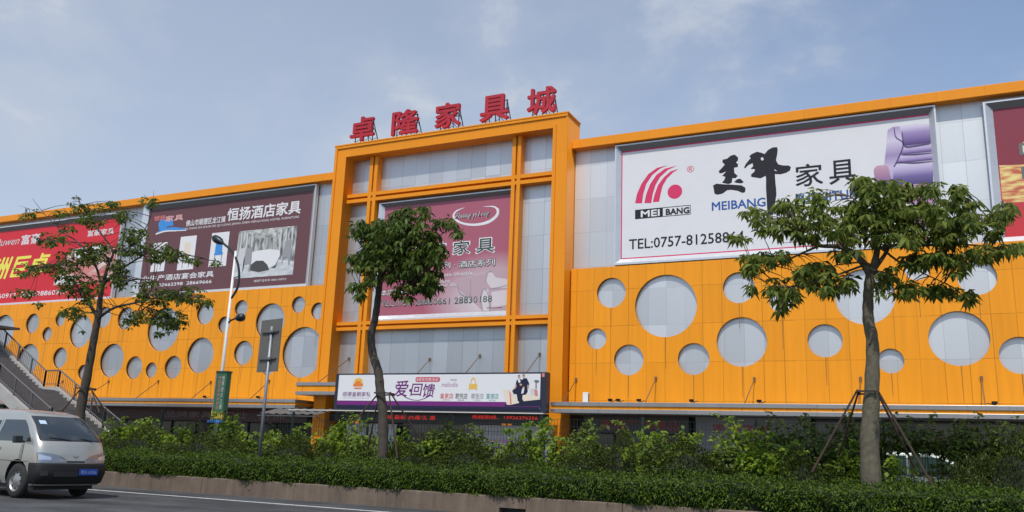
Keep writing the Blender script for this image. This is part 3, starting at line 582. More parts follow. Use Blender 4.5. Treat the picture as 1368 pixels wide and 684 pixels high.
# ------------------------------------------------------------------ rooftop characters
spots = [((469,188),(503,155)), ((524,183),(562,144)), ((582,174),(618,136)), ((642,165),(682,124)), ((705,155),(745,112))]
names = ['first red rooftop character from the left, reading 卓', 'second red rooftop character from the left, reading 隆', 'middle red rooftop character of five, reading 家', 'fourth red rooftop character from the left, reading 具', 'rightmost red rooftop character above the portal corner, reading 城']
YT = 35.9; STEEL = mat('sign_steel', (.05,.055,.06), .5, .6)
for i, ((a, b), ch, lb) in enumerate(zip(spots, '卓隆家具城', names)):
    p, q = P(*a, YT), P(*b, YT); x0, x1 = p.x, q.x; z0, z1 = 17.70, 19.10
    r = empty('rooftop_character', ((x0+x1)/2, YT, 17.38), lb, 'sign letter', 'red rooftop characters')
    link_mesh('character', text_mesh(ch, x0, x1, z0, z1, YT, .16, .035), RED, r)
    f = MB()
    for x in (x0+.25, (x0+x1)/2, x1-.2):
        f.bar((x, YT+.05, 17.38), (x, YT+.05, z1-.25), .04); f.bar((x, YT+.85, 17.38), (x, YT+.06, z1-.3), .035)
        f.bar((x, YT+.45, 18.0), (x, YT+.05, 17.75), .025); f.bar((x, YT+.5, 18.1), (x, YT+.05, 18.5), .025)
    for z in (17.62, 18.35, z1-.3): f.bar((x0+.2, YT+.05, z), (x1-.15, YT+.05, z), .035)
    f.bar((x0+.2, YT+.85, 17.42), (x1-.1, YT+.85, 17.42), .035); f.bar((x1-.2, YT+.85, 17.4), ((x0+x1)/2, YT+.4, 18.2), .025)
    f.build('support_frame', STEEL, r)

# ------------------------------------------------------------------ shop sign over the entrance
YS = 33.5
sg = empty('shop_sign_box', (-20, YS, 3.05), 'long white shop sign with purple stripe and dark frame over the entrance', 'sign')
SX0, SX1, SZ0, SZ1 = -25.66, -14.58, 3.06, 4.78
NAVY = mat('navy_sign_frame', (.018,.021,.04), .4)
MB().box(SX0, SX1, YS+.02, YS+.42, SZ0, SZ1).build('sign_frame', NAVY, sg, bevel=.01)
ks = Crop(445, 490, 9.12, YS); ks2 = Crop(590, 490, 9.12, YS)
MB().box(-25.46, -14.86, YS-.002, YS+.019, SZ0+.12, 4.71).build('sign_face', mat('white_sign_face', (.68,.685,.70), .4), sg)
zs0, zs1 = 3.30, 3.50
printed('purple_stripe', [rect(-25.461, -14.859, zs0, zs1)], sg, INK['purple'], ks, 2)
printed('dark_stripe', [rect(-25.461, -14.859, 3.17, zs0-.001)], sg, INK['navy'], ks, 2)
lettering('顺德皇朝家私', sg, INK['purple'], ks, (143,0), (482,0), (145,362), (145,304), 2, bold=.005)
lettering('SHUNDE HUANGCHAO FURNITURE', sg, INK['mauve'], ks, (145,0), (470,0), (145,384), (145,374), 2)
cz = ks(265,268)[1]; ct = ks(265,138)[1]; cx0, cx1 = ks(268,0)[0], ks(378,0)[0]; cw = cx1-cx0; chh = ct-cz
printed('logo_crown', [[(cx0,cz+.42*chh),(cx0+.05*cw,cz+.8*chh),(cx0+.3*cw,cz+chh),(cx0+.7*cw,cz+chh),(cx0+.95*cw,cz+.8*chh),(cx1,cz+.42*chh)]], sg, INK['gold'], ks, 2)
printed('logo_crown_band', [[(cx0+.2*cw,cz+.5*chh),(cx0+.3*cw,cz+.8*chh),(cx0+.5*cw,cz+.66*chh),(cx0+.7*cw,cz+.8*chh),(cx0+.8*cw,cz+.5*chh)], rect(cx0-.02,cx1+.02,cz+.24*chh,cz+.48*chh), rect(cx0+.05,cx1-.05,cz,cz+.12*chh)], sg, INK['orange'], ks, 3)
lettering('爱', sg, INK['purple'], ks, (758,0), (935,0), (760,362), (760,168), 2, bold=.012, shear=.15)
lettering('回', sg, INK['purple'], ks, (962,0), (1108,0), (962,352), (962,205), 2, bold=.012, shear=.15)
lettering('馈', sg, INK['purple'], ks, (1112,0), (1258,0), (1112,372), (1112,205), 2, bold=.012, shear=.15)
d0 = ks(943,288); printed('dot', [circle_loop(d0[0], d0[1], .07, 16)], sg, INK['purple'], ks, 2)
printed('smile_line', [strip(ks.poly([(850,340),(905,382),(1010,408),(1100,392),(1185,345)]), [.06,.035,.02,.03,.06])], sg, INK['purple'], ks, 2)
pa, pb = ks(1000,184), ks(1306,124); hz = (pb[1]-pa[1])/2; xm0, xm1 = pa[0]+hz, pb[0]-hz; zm = pa[1]+hz
pill = [(xm1+hz*math.cos(t), zm+hz*math.sin(t)) for t in np.linspace(-math.pi/2, math.pi/2, 12)]+[(xm0-hz*math.cos(t), zm-hz*math.sin(t)) for t in np.linspace(-math.pi/2, math.pi/2, 12)]
printed('red_pill', [pill], sg, mat('print_pill', (.55,.06,.10), .5), ks, 2)
lettering('18周年优惠活动', sg, INK['white'], ks, (1018,0), (1290,0), (1010,176), (1010,133), 3, bold=.01)
lettering('mélodie', sg, INK['mauve'], ks2, (8,0), (208,0), (10,246), (10,186), 2, shear=.3, bold=.02)
lettering('美梦居', sg, INK['grey'], ks2, (116,0), (192,0), (116,172), (116,148), 2)
c_a, c_b = ks2(328,292), ks2(440,126); w_ = c_b[0]-c_a[0]; h_ = c_b[1]-c_a[1]; X = lambda u: c_a[0]+u*w_; Z = lambda v: c_a[1]+v*h_
printed('logo_throne', [[(X(.2),Z(.5)),(X(.22),Z(.85)),(X(.5),Z(1)),(X(.78),Z(.85)),(X(.8),Z(.5)),(X(.97),Z(.52)),(X(.97),Z(.12)),(X(.9),Z(.0)),(X(.85),Z(.12)),(X(.15),Z(.12)),(X(.1),Z(0)),(X(.03),Z(.12)),(X(.03),Z(.52))], [(X(.3),Z(.5)),(X(.32),Z(.78)),(X(.5),Z(.88)),(X(.68),Z(.78)),(X(.7),Z(.5))]], sg, INK['gold'], ks2, 2)
for s, x0, x1, ik, sub in (('皇家店', 2, 160, 'red', 'ROYAL'), ('君悦店', 184, 332, 'black', 'GRAND'), ('摩登店', 374, 528, 'grey', 'MODERN'), ('富德店', 560, 708, 'teal', 'FORTUNE')):
    lettering(s, sg, INK[ik], ks2, (x0,0), (x1,0), (10,388), (10,322), 2)
    lettering(sub, sg, INK[ik], ks2, (x0+35,0), (x1-35,0), (10,410), (10,397), 2)
# family on a sofa, printed
pp = lambda pts, ik, lay, nm='family_print': printed(nm, [ks2.poly(pts)], sg, INK[ik], ks2, lay)
pp([(770,480),(790,430),(940,420),(1000,410),(1200,400),(1212,480)], 'navy', 3)
pp([(750,285),(790,275),(830,282),(870,330),(880,360),(930,362),(945,440),(840,465),(795,462)], 'cream', 4, 'sofa_print')
pp([(820,285),(848,330),(855,455),(838,462),(830,340)], 'rose', 5, 'sofa_print_trim')
pp([(905,215),(915,165),(960,150),(985,160),(1000,140),(1040,140),(1068,200),(1065,230),(1045,215),(1050,300),(1030,330),(1000,420),(930,420),(915,330),(880,330),(862,290),(890,270)], 'navy', 5)
for x, y, r_ in ((945,122,.055), (1002,112,.055), (968,215,.06), (1003,250,.05)):
    c_ = ks2(x, y); printed('family_print_face', [circle_loop(c_[0], c_[1], r_, 14)], sg, INK['skin'], ks2, 6)
    printed('family_print_hair', [[(c_[0]-r_*1.1,c_[1]+.2*r_),(c_[0]-r_*.9,c_[1]+r_*1.0),(c_[0],c_[1]+r_*1.35),(c_[0]+r_*.9,c_[1]+r_*1.0),(c_[0]+r_*1.1,c_[1]+.2*r_),(c_[0]+.4*r_,c_[1]+.6*r_),(c_[0]-.4*r_,c_[1]+.6*r_)]], sg, INK['black'], ks2, 7)
pp([(885,265),(905,225),(918,215),(910,255),(880,280),(868,275)], 'skin', 6); pp([(930,165),(955,150),(965,185),(945,200)], 'white', 6); pp([(985,265),(1010,262),(1000,320),(972,330)], 'white', 6); pp([(1048,220),(1068,228),(1060,262),(1050,255)], 'skin', 6)
pp([(1080,270),(1130,262),(1150,300),(1130,360),(1085,350)], 'pale', 4); pp([(1130,275),(1168,280),(1175,350),(1140,355)], 'rose', 5.7)
pp([(990,345),(1030,340),(1050,320),(1080,345),(1130,350),(1190,365),(1190,400),(1000,420),(985,390)], 'cream', 5.5); pp([(1125,170),(1150,160),(1190,168),(1180,190),(1158,196),(1160,265),(1145,265),(1146,196)], 'mid', 4)
c_ = ks2(1237,100); printed('corner_mark', [rect(c_[0]-.06, c_[0]+.06, c_[1]-.08, c_[1]+.08)], sg, INK['rose'], Crop(590,490,9.12,YS+.02), 2)
# red running text display under it
led = empty('text_display', (-20, 34, 2.6), 'narrow black display with red running text under the white shop sign', 'display')
MB().box(-25.9, -14.72, 34.0, 34.2, 2.60, 3.03).build('display_case', mat('display_black', (.012,.012,.014), .35), led)
LED = mat('led_red', (.4,.02,.01), .5, emit=((1,.03,.015), .55))
kl = Crop(590, 490, 9.12, 34.0); kl1 = Crop(445, 490, 9.12, 34.0)
lettering('热线热线，13926276256', led, LED, kl, (400,0), (1190,0), (700,642), (700,592), 1, bold=.01)
lettering('有 最新 内最优 惠', led, LED, kl1, (690,0), (1280,0), (690,638), (690,588), 1, bold=.01)
lg = MB().box(-28.2, -14.6, 33.3, 33.42, 3.0, 3.045).build('drip_rail', mat('pale_rail', (.55,.52,.48), .5), led)
# printed glass posters either side of the door
def poster(x0, x1, z0, z1, label, u0):
    r = empty('window_poster', ((x0+x1)/2, 35, z0), label, 'poster', 'posters beside the entrance')
    MB().box(x0, x1, 35, 35.04, z0, z1).build('poster_sheet', mat('poster_white', (.42,.43,.47), .4, noise=.05), r)
    h = z1-z0; wd = x1-x0
    add = lambda s, ua, ub, va, vb, m, y=34.994: link_mesh('lettering', text_mesh(s, x0+wd*ua, x0+wd*ub, z0+h*va, z0+h*vb, y, 0, .01, .1), m, r)
    add('顺德皇朝家私', .12, .48, .78, .90, INK['grey']); add('爱·回馈', u0, u0+.42, .40, .64, INK['purple'])
    poly2d('poster_pill', [rect(x0+wd*(u0+.15), x0+wd*(u0+.40), z0+h*.66, z0+h*.73)], 34.995, .001, INK['mauve'], r)
    return r
poster(-25.9, -23.0, .3, 2.5, 'pale poster with purple writing left of the entrance door', .2)
poster(-18.9, -14.9, .3, 2.55, 'pale poster with purple writing right of the entrance door', .08)
MB().box(-23.0, -18.9, 35.6, 35.66, .3, 2.6).build('entrance_door_glass', GLASS, bld)
MB().box(-27.55, -15.35, 35.7, 36.05, 2.6, 3.0).build('entrance_head', DARK, bld)
# corrugated awning left of the sign
aw = empty('corrugated_awning', (-27.5, 33.3, 2.8), 'translucent grey corrugated awning beside the left end of the shop sign', 'awning')
m = MB(); n_ = 14
for i in range(n_):
    xa, xb = -29.6+i*.26, -29.6+(i+1)*.26; za = 2.98+.06*(i % 2); zb = 2.98+.06*((i+1) % 2)
    m.add([(xa,32.6,za-.22),(xb,32.6,zb-.22),(xb,34.0,zb+.1),(xa,34.0,za+.1)], [(0,1,2,3)])
m.build('awning_sheet', mat('awning_grey', (.10,.105,.105), .5, noise=.2), aw)
MB().bar((-29.55,32.65,2.7),(-25.95,32.65,2.7),.04).bar((-29.5,34.0,2.2),(-29.5,32.7,2.7),.03).bar((-26.0,34.0,2.2),(-26.0,32.7,2.7),.03).build('awning_bracket', GREYM, aw)

# ------------------------------------------------------------------ small fittings on the canopy
def ac_unit(x, y, z, label):
    r = empty('air_conditioner', (x, y, z), label, 'air conditioner'); r.scale = (.62, .62, .62)
    MB().box(x-.2, x+.2, y-.16, y+.16, z, z+.72).build('casing', WHITEP, r, bevel=.015)
    m = MB().box(x+.201, x+.205, y-.12, y+.12, z+.1, z+.62); m.build('grille', GREYM, r)
    MB().box(x-.17, x-.1, y-.18, y+.18, z-.05, z).box(x+.1, x+.17, y-.18, y+.18, z-.05, z).build('foot', GREYM, r)
ac_unit(-13.45, 35.3, 3.61, 'small white air conditioner on the canopy beside the portal')
def floodlight(x, y, z, s, label):
    r = empty('floodlight', (x, y, z), label, 'floodlight', 'floodlights on the canopies')
    r.scale = (.55, .55, .55)
    MB().tube([(x, y, z), (x, y, z+.12)], .025, 6).box(x-.12, x+.12, y-.02, y+.02, z+.1, z+.13).build('bracket', BLACKM, r)
    MB().add([(x-.17,y-.1,z+.12),(x+.17,y-.1,z+.12),(x+.17,y+.02,z+.14),(x-.17,y+.02,z+.14),(x-.17,y-.13,z+.30),(x+.17,y-.13,z+.30),(x+.13,y+.1,z+.30),(x-.13,y+.1,z+.30)],
             [(0,3,2,1),(4,5,6,7),(0,1,5,4),(1,2,6,5),(2,3,7,6),(3,0,4,7)]).build('lamp_housing', BLACKM, r)
    MB().bar((x+.1,y,z+.05), (x+.42*s,y+.1,z+.2), .05).build('arm', BLACKM, r)
for x, s, lb in ((-12.0,1,'black floodlight on the canopy, nearest to the white air conditioner'), (-11.65,1,'black floodlight with raised arm, close beside the one nearest the air conditioner'), (-10.75,1,'black floodlight on the canopy left of the second tie rod'),
                 (-8.55,1,'black floodlight on the canopy between the second and third tie rods'), (-5.9,1,'black floodlight on the canopy just right of the third tie rod'), (2.1,-1,'black floodlight on the canopy right of the nearest tree')):
    floodlight(x, 34.35, 3.56, s, lb)
for x, lb in ((-34.9,'black floodlight on the left canopy between green pole banner and grey road sign'), (-31.2,'black floodlight on the left canopy just right of the grey road sign')):
    floodlight(x, 34.4, 3.58, 1, lb)

# ------------------------------------------------------------------ road sign seen from behind
yz = 19.5
tl, tr, br, bl = P(342,426,yz), P(376,432,yz), P(371,496,yz), P(338,492,yz)
xs = (tl.x+tr.x)/2; rs = empty('road_sign', (-17.42, yz, .38), 'back of a plain grey rectangular road sign on a round pole', 'road sign')
MB().tube([(-17.42, yz, .38), (-17.42, yz, 4.78)], .048, 12).build('pole', GALV, rs, smooth=True)
th = R_(14)                                      # the plate is turned away from the facade
def sp(u, v, d): return (-17.5+u*math.cos(th)-d*math.sin(th), yz-.10+u*math.sin(th)*-1-d*math.cos(th)+.15, v)
m = MB(); m.add([sp(-.52,3.44,-.02),sp(.52,3.44,-.02),sp(.52,5.0,-.02),sp(-.52,5.0,-.02),sp(-.52,3.44,.0),sp(.52,3.44,.0),sp(.52,5.0,.0),sp(-.52,5.0,.0)], [(0,3,2,1),(4,5,6,7),(0,1,5,4),(1,2,6,5),(2,3,7,6),(3,0,4,7)])
m.build('sign_plate', mat('sign_back', (.135,.128,.115), .6, .2, noise=.12), rs)
m = MB()
for v in (3.82, 4.62):
    m.bar(sp(-.40,v,.03), sp(.42,v,.03), .05, .04)
m.build('stiffener', mat('sign_stiffener', (.11,.105,.095), .5, .3), rs)
for v in (3.82, 4.62): MB().lathe([(.075,v-.05),(.085,v-.03),(.085,v+.03),(.075,v+.05)], -17.42, yz, 12).box(-17.56,-17.28,yz-.085,yz-.06,v-.03,v+.03).build('clamp', GREYM, rs)

# ------------------------------------------------------------------ street lamp with a green banner
yl = 24.0
lamp = empty('street_lamp', (-23.62, yl, .35), 'tall white street lamp with two dark curved arms', 'street lamp')
pb = P(286,575,yl); px_ = -23.62
MB().tube([(px_,yl,.3),(px_,yl,8.55)], [.08,.045], 12).build('pole', WHITEP, lamp, smooth=True)
MB().lathe([(.16,.3),(.16,.36),(.10,.42),(.10,.9),(.08,.94)], px_, yl, 12).build('pole_base', WHITEP, lamp)
def W2(px, py, y): v = P(px, py, y); return (v.x, v.y, v.z)
arm = smooth_path([W2(309.5,398,yl), W2(317,385,yl), W2(319.5,368,yl), W2(317,350,yl), W2(309,335,yl), W2(298,325,yl)], 5)
DARKL = mat('lamp_dark_green', (.018,.03,.032), .4, .3)
MB().tube(arm, [.045]*len(arm), 8).bar(W2(311,372,yl), W2(319,369,yl), .03).bar(W2(309,395,yl), W2(311,372,yl), .03).build('arm', DARKL, lamp, smooth=False)
def lamp_head(c, d, l, nm='lamp_head'):
    c = Vector(c); d = Vector(d).normalized(); prof = [(0,.03),(.12,.07),(.3,.13),(.55,.16),(.8,.14),(1,.04)]
    pts = [c+d*(t*l) for t, _ in prof]; m = MB().tube(pts, [w_ for _, w_ in prof], 10)
    o = m.build(nm, DARKL, lamp, smooth=True)
    s = Vector((d.y,-d.x,0)); q = [c+d*(t*l)+Vector((0,0,-.115)) for t in (.3,.85)]
    return o
lamp_head(W2(299,326,yl), Vector(W2(287,318,yl))-Vector(W2(299,326,yl)), .72)
arm2 = smooth_path([W2(303,434,yl), W2(308,428.5,yl), W2(316,425,yl)], 5)
MB().tube(arm2, .035, 8).bar(W2(305,424,yl), W2(309,428,yl), .025).build('arm', DARKL, lamp)
lamp_head(W2(314,425.5,yl), Vector(W2(326,423.5,yl))-Vector(W2(314,425.5,yl)), .48)
bn = empty('pole_banner', (-23.62, yl, 1.9), 'green and red advertising box hanging on the white lamp pole', 'banner')
q0, q1 = P(290,498,yl-.12), P(305.5,560,yl-.12)
bx0, bx1, bz0, bz1 = q0.x-.02, P(305.5,500,yl-.12).x-.09, 2.20, 3.88
MB().box(bx0, bx1, yl-.12, yl+.12, bz0+.25, bz1).build('box', mat('banner_green', (.035,.13,.07), .6), bn)
MB().box(bx0-.001, bx1+.001, yl-.121, yl+.121, bz0, bz0+.249).build('lower_box', mat('banner_multicolour', (.45,.34,.05), .5), bn)
MB().box(bx0-.13, bx0-.01, yl-.02, yl+.5, bz0+.3, bz1-.01).build('side_box', INK['red'], bn)
MB().box(bx0-.08, bx0-.02, yl-.05, yl-.021, bz0+.3, bz1-.05).build('side_stripe', INK['pale'], bn)
MB().box(bx0-.14, bx0-.01, yl-.02, yl+.45, bz0-.05, bz0+.295).build('side_box', INK['yellow'], bn)
MB().box(bx0-.2, bx1-.1, yl-.14, yl+.3, bz0-.14, bz0-.051).build('bottom_tray', INK['skyblue'], bn)
MB().box(bx0-.02, bx1+.02, yl-.14, yl+.14, bz1, bz1+.06).build('top_cap', INK['darkgreen'], bn)
w_ = bx1-bx0
for j, (s, ik) in enumerate((('中国家居城欢迎您', 'rose'), ('世界家具之都', 'pale'))):
    for i, ch in enumerate(s):
        z1_ = bz1-.12-i*(1.25/len(s)); x0_ = bx0+w_*(.28+.32*j)
        link_mesh('lettering', text_mesh(ch, x0_, x0_+w_*.26, z1_-1.05/len(s), z1_, yl-.124, 0, .02), INK[ik], bn)

# ------------------------------------------------------------------ foliage
LF_HEDGE = leaf_mat('hedge_leaf', (.013,.038,.003), (.092,.145,.010), .2, .55)
LF_SHRUB = leaf_mat('shrub_leaf', (.019,.034,.005), (.078,.098,.014), .18, .55)
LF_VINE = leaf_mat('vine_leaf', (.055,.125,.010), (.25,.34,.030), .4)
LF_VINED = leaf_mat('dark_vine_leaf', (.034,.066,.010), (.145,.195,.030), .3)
LF_TREE = leaf_mat('tree_leaf', (.042,.078,.014), (.205,.255,.052), .44, .46)
LF_TREEM = leaf_mat('dense_tree_leaf', (.028,.058,.011), (.125,.180,.034), .38, .5)
LF_TREEL = leaf_mat('sparse_tree_leaf', (.030,.060,.010), (.125,.170,.032), .36, .45)
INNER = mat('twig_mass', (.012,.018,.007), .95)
BARK = mat('bark', (.115,.100,.068), .9, noise=.40, nscale=11, bump=.6, bscale=22)
BARKD = mat('dark_bark', (.060,.050,.038), .9, noise=.3, nscale=6, bump=.6, bscale=22)
STEM = mat('green_stem', (.07,.09,.03), .8)

# clipped hedge along the wall: a mass of leaves over a body of twigs
def hedge():
    r = empty('hedge', (-15, 18.6, .42), 'long clipped green hedge on top of the concrete kerb wall', 'hedge')
    HX0, HX1 = -42, 9
    nf, ntp = 46000, 52000
    def wob(x): return .07*np.sin(x*1.7)+.06*np.sin(x*4.1+1)+.045*np.sin(x*9.3+2)
    x = RNG.uniform(HX0, HX1, nf); z = RNG.uniform(.43, .93, nf); y = 18.07-.07*np.sin((z-.4)/.54*np.pi)+wob(x+z)*.7+np.abs(RNG.normal(0,.05,nf))
    # a few trailing shoots over the wall
    low = RNG.uniform(size=nf) < .05; z[low] -= np.abs(RNG.normal(0, .045, low.sum())); y[low] -= .03
    c1 = np.stack([x,y,z],1); d1 = np.stack([RNG.normal(0,.8,nf), -np.abs(RNG.normal(.5,.4,nf)), RNG.normal(-.35,.5,nf)],1)
    x = RNG.uniform(HX0, HX1, ntp); y = RNG.uniform(18.05, 19.9, ntp); zt = .90+.08*(y-18.1)+wob(x*.8+y)*.6+.025*np.sin(x*13+y*7)
    z = zt-np.abs(RNG.normal(0,.05,ntp))+np.maximum(0, RNG.normal(-.04,.07,ntp))*(1+np.sin(x*2.3+y*3))
    c2 = np.stack([x,y,z],1); d2 = np.stack([RNG.normal(0,.6,ntp), RNG.normal(-.15,.6,ntp), np.abs(RNG.normal(.7,.5,ntp))],1)
    c = np.concatenate([c1,c2]); d = np.concatenate([d1,d2]); n = len(c)
    up = RNG.normal(0,.5,(n,3))+np.array([0,-.5,1.])
    V = leaves(c, d, up, RNG.uniform(.05,.10,n), RNG.uniform(.022,.042,n))
    link_mesh('foliage', quads_mesh('foliage', V), LF_HEDGE, r)
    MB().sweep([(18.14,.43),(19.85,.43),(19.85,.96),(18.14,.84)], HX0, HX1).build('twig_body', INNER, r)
hedge()

def foliage_ball(n, rx, ry, rz, ls, shell=.75, mass=1.0, up=(0,-.3,1), lw=.45):
    """leaf sprays on a lumpy ball standing on z = 0"""
    v = unit(RNG.normal(size=(n,3))); v[:,2] = np.abs(v[:,2])*1.0-.15
    lump = 1+.13*np.sin(v[:,0]*5+v[:,1]*3)+.10*np.sin(v[:,2]*7+v[:,0]*4+1)+RNG.normal(0,.05,n)
    rad = np.where(RNG.uniform(size=n) < shell, lump, lump*RNG.uniform(.6,1,n)); c = v*np.array([rx,ry,rz])*rad[:,None]; c[:,2] = np.maximum(c[:,2]+.12*rz, 0)
    d = v+RNG.normal(0,.6,(n,3)); u = np.array(up)+RNG.normal(0,.5,(n,3))
    return leaves(c, d, u, RNG.uniform(ls*.7,ls*1.3,n), RNG.uniform(ls*.7,ls*1.3,n)*lw)
def ball_body(rx, ry, rz, k=.82):
    bm = bmesh.new(); bmesh.ops.create_icosphere(bm, subdivisions=2, radius=1)
    for v in bm.verts:
        v.co = Vector((v.co.x*rx*k, v.co.y*ry*k, max(v.co.z*rz*k+.1*rz, 0)))*random.uniform(.88,1.0)
    me = bpy.data.meshes.new('twig_body'); bm.to_mesh(me); bm.free(); return me
def proto_shrub(n, ls, m):
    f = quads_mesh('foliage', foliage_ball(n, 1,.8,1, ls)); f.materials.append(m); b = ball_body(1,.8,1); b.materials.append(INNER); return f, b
SHR = [proto_shrub(7200, .060, LF_SHRUB), proto_shrub(6600, .066, LF_SHRUB)]
def place(name, meshes, loc, sc, rz, label, cat, group):
    r = empty(name, loc, label, cat, group, rz); r.scale = sc
    for nm, me in meshes:
        o = bpy.data.objects.new(nm, me); COL.objects.link(o); o.parent = r
    return r
ZB = .36
# (pixel centre x, pixel top y, half width px, Y, label)
shr = [(197,570,27,20.6,'clipped round dark green shrub right of the silver van'), (276,578,33,20.6,'clipped round shrub below the green pole banner'), (399,583,36,20.6,'clipped round shrub with brown patches right of the grey sign pole'),
 (330,588,24,20.7,'low round shrub just left of the grey sign pole'), (633,588,46,20.6,'wide round shrub right of the crooked tree with brownish top'), (783,592,44,20.6,'wide round shrub below the small black floodlights'), (832,577,30,21.2,'rounder small shrub behind the hedge below the dark shopfront'),
 (925,588,58,20.8,'largest round shrub left of the nearest tree'), (1348,574,46,20.8,'tall round shrub at the right edge of the picture'), (1290,612,36,20.5,'low round shrub right of the nearest tree'), (560,592,34,20.8,'round shrub right of the crooked tree trunk'),
 (450,592,28,20.7,'round shrub left of the crooked tree trunk'), (700,590,30,20.8,'round shrub left of the orange pier'), (1080,600,40,20.9,'round shrub left of the nearest tree trunk under the stakes'), (50,585,40,20.9,'round shrub behind the silver van')]
for i, (cx, ty, hw, Y, lb) in enumerate(shr):
    a, b = P(cx-hw, ty, Y), P(cx+hw, ty, Y); zt = P(cx, ty, Y).z; w2 = (b.x-a.x)/2*1.2
    f, b_ = SHR[i % 2]; Y -= .35
    place('round_shrub', (('foliage', f), ('twig_body', b_)), ((a.x+b.x)/2, Y, ZB), (w2/1.05, w2/1.05, (zt-ZB)/1.15), RNG.uniform(0,6.28), lb, 'shrub', 'clipped shrubs behind the hedge')
# leafy vines and saplings
def plant_mass(w, d, h, n, ls, shoots, loose, zmin=0):
    """an irregular leafy plant: several overlapping clumps of leaves plus free shoots, true sizes in metres"""
    C_, D_, U_ = [], [], []; mb = MB(); k = max(4, int(4+w*2)); per = n//k
    for i in range(k):
        u = -1+2*(i+.5)/k; bx, by = u*w*.42+random.gauss(0,.06), random.gauss(0, d*.22); top = h*(1-.35*abs(u)**1.6)*random.uniform(.72, 1.0)
        r = random.uniform(.28,.42)*min(1.0, h); rz = top*.5; bz = top-rz
        v = unit(RNG.normal(size=(per,3))); rad = RNG.uniform(.62, 1.06, per)**.6*(1+.16*np.sin(v[:,0]*6+v[:,2]*5+i))
        p = np.stack([bx+v[:,0]*r*1.15*rad, by+v[:,1]*r*.9*rad, bz+v[:,2]*rz*rad],1); p[:,2] = np.maximum(p[:,2], .03)
        C_.append(p); D_.append(v*[1,1,.3]+RNG.normal(0,.55,(per,3))+[0,-.15,-.25]); U_.append(v*.5+[0,-.45,.85]+RNG.normal(0,.38,(per,3)))
        mb.tube(smooth_path([(bx*.4, by*.4, 0), (bx*.8, by, bz*.7), (bx, by, top*.93)], 4), list(np.linspace(.016,.006,9)), 5)
    for _ in range(shoots):
        a = random.uniform(0, 6.28); u = random.uniform(-.8,.8); b0 = Vector((u*w*.42, random.gauss(0,d*.2), h*random.uniform(.55,.85)))
        L_ = random.uniform(.3,.6)*loose; q = smooth_path([b0, b0+Vector((math.cos(a)*L_*.4, math.sin(a)*L_*.25, L_*.5)), b0+Vector((math.cos(a)*L_*.9, math.sin(a)*L_*.5, L_*.62))], 5)
        mb.tube(q, list(np.linspace(.008,.004,len(q))), 4); m_ = 14
        t = RNG.integers(2, len(q), m_); p = np.array([tuple(q[x]) for x in t])+RNG.normal(0,.02,(m_,3))
        C_.append(p); D_.append(np.stack([RNG.normal(math.cos(a)*.3,.7,m_), RNG.normal(-.2,.6,m_), RNG.normal(-.1,.4,m_)],1)); U_.append(np.array([0,-.5,.8])+RNG.normal(0,.35,(m_,3)))
    c = np.concatenate(C_); dd = np.concatenate(D_); uu = np.concatenate(U_); kp_ = c[:,2] > zmin; c, dd, uu = c[kp_], dd[kp_], uu[kp_]; m_ = len(c)
    l = RNG.uniform(ls*.6, ls*1.3, m_); return quads_mesh('foliage', leaves(c, dd, uu, l, l*.68, .1, .18)), mb.mesh('stem')
def plant(name, cx, ty, hw, Y, dens, ls, shoots, loose, lm, label, cat, group, zmin=0):
    a, b = P(cx-hw, ty, Y), P(cx+hw, ty, Y); zt = P(cx, ty, Y).z; w_ = b.x-a.x; h = zt-ZB
    f, s = plant_mass(w_, .9, h, int(dens*w_*h), ls, shoots, loose, zmin)
    r = empty(name, ((a.x+b.x)/2, Y, ZB), label, cat, group); link_mesh('foliage', f, lm, r, local=True); link_mesh('stem', s, STEM, r, local=True); return r
vines = [(18,540,30,21.6,0,'bright green bush left behind the silver van'), (160,552,30,21.8,2,'bright vine beside the footbridge stairs behind the van'), (200,548,28,21.9,0,'bright yellow green vine just right of the sparse tree'), (243,566,14,21.5,1,'small bright sapling left of the green pole banner'),
 (304,540,24,22.1,0,'bright vine hanging below the green pole banner'), (340,575,22,21.2,1,'low bright sapling left of the grey sign pole'), (368,565,16,21.6,1,'bright sapling right of the grey sign pole'), (400,556,18,21.8,1,'taller bright sapling between grey sign pole and awning'), (466,546,36,22.2,2,'bright vine over the fence under the left end of the white shop sign'),
 (440,580,22,21.2,0,'low bright vine left of the crooked tree'), (532,568,24,21.6,0,'bright vine just right of the crooked tree stakes'), (692,560,30,21.5,1,'upright bright vine below the right end of the white shop sign'), (722,552,22,21.9,0,'bright vine in front of the orange pier'), (770,578,20,21.2,1,'small bright sapling right of the orange pier'),
 (865,552,30,22.1,2,'bright vine reaching over the right canopy edge'), (905,568,26,21.7,0,'bright vine in front of the grey fascia board'), (985,545,26,22.0,0,'tall bright vine left of the nearest tree'), (1010,570,30,21.4,2,'wide bright vine left of the nearest tree'), (1050,590,26,21.2,0,'low bright vine close left of the nearest tree stakes'),
 (1192,606,16,21.0,2,'bright low vine right of the nearest tree trunk'), (1130,585,26,21.5,0,'bright vine behind the nearest tree trunk'), (835,590,18,21.0,1,'bright small sapling left of the largest round shrub'), (590,575,22,21.4,0,'bright vine left of the dark bushy shrub')]
for cx, ty, hw, Y, k_, lb in vines:
    plant('leafy_vine', cx, ty+5, hw*1.05, Y, (520, 420, 480)[k_], .135, 7, 1.0, LF_VINE, lb, 'vine', 'bright leafy vines behind the hedge')
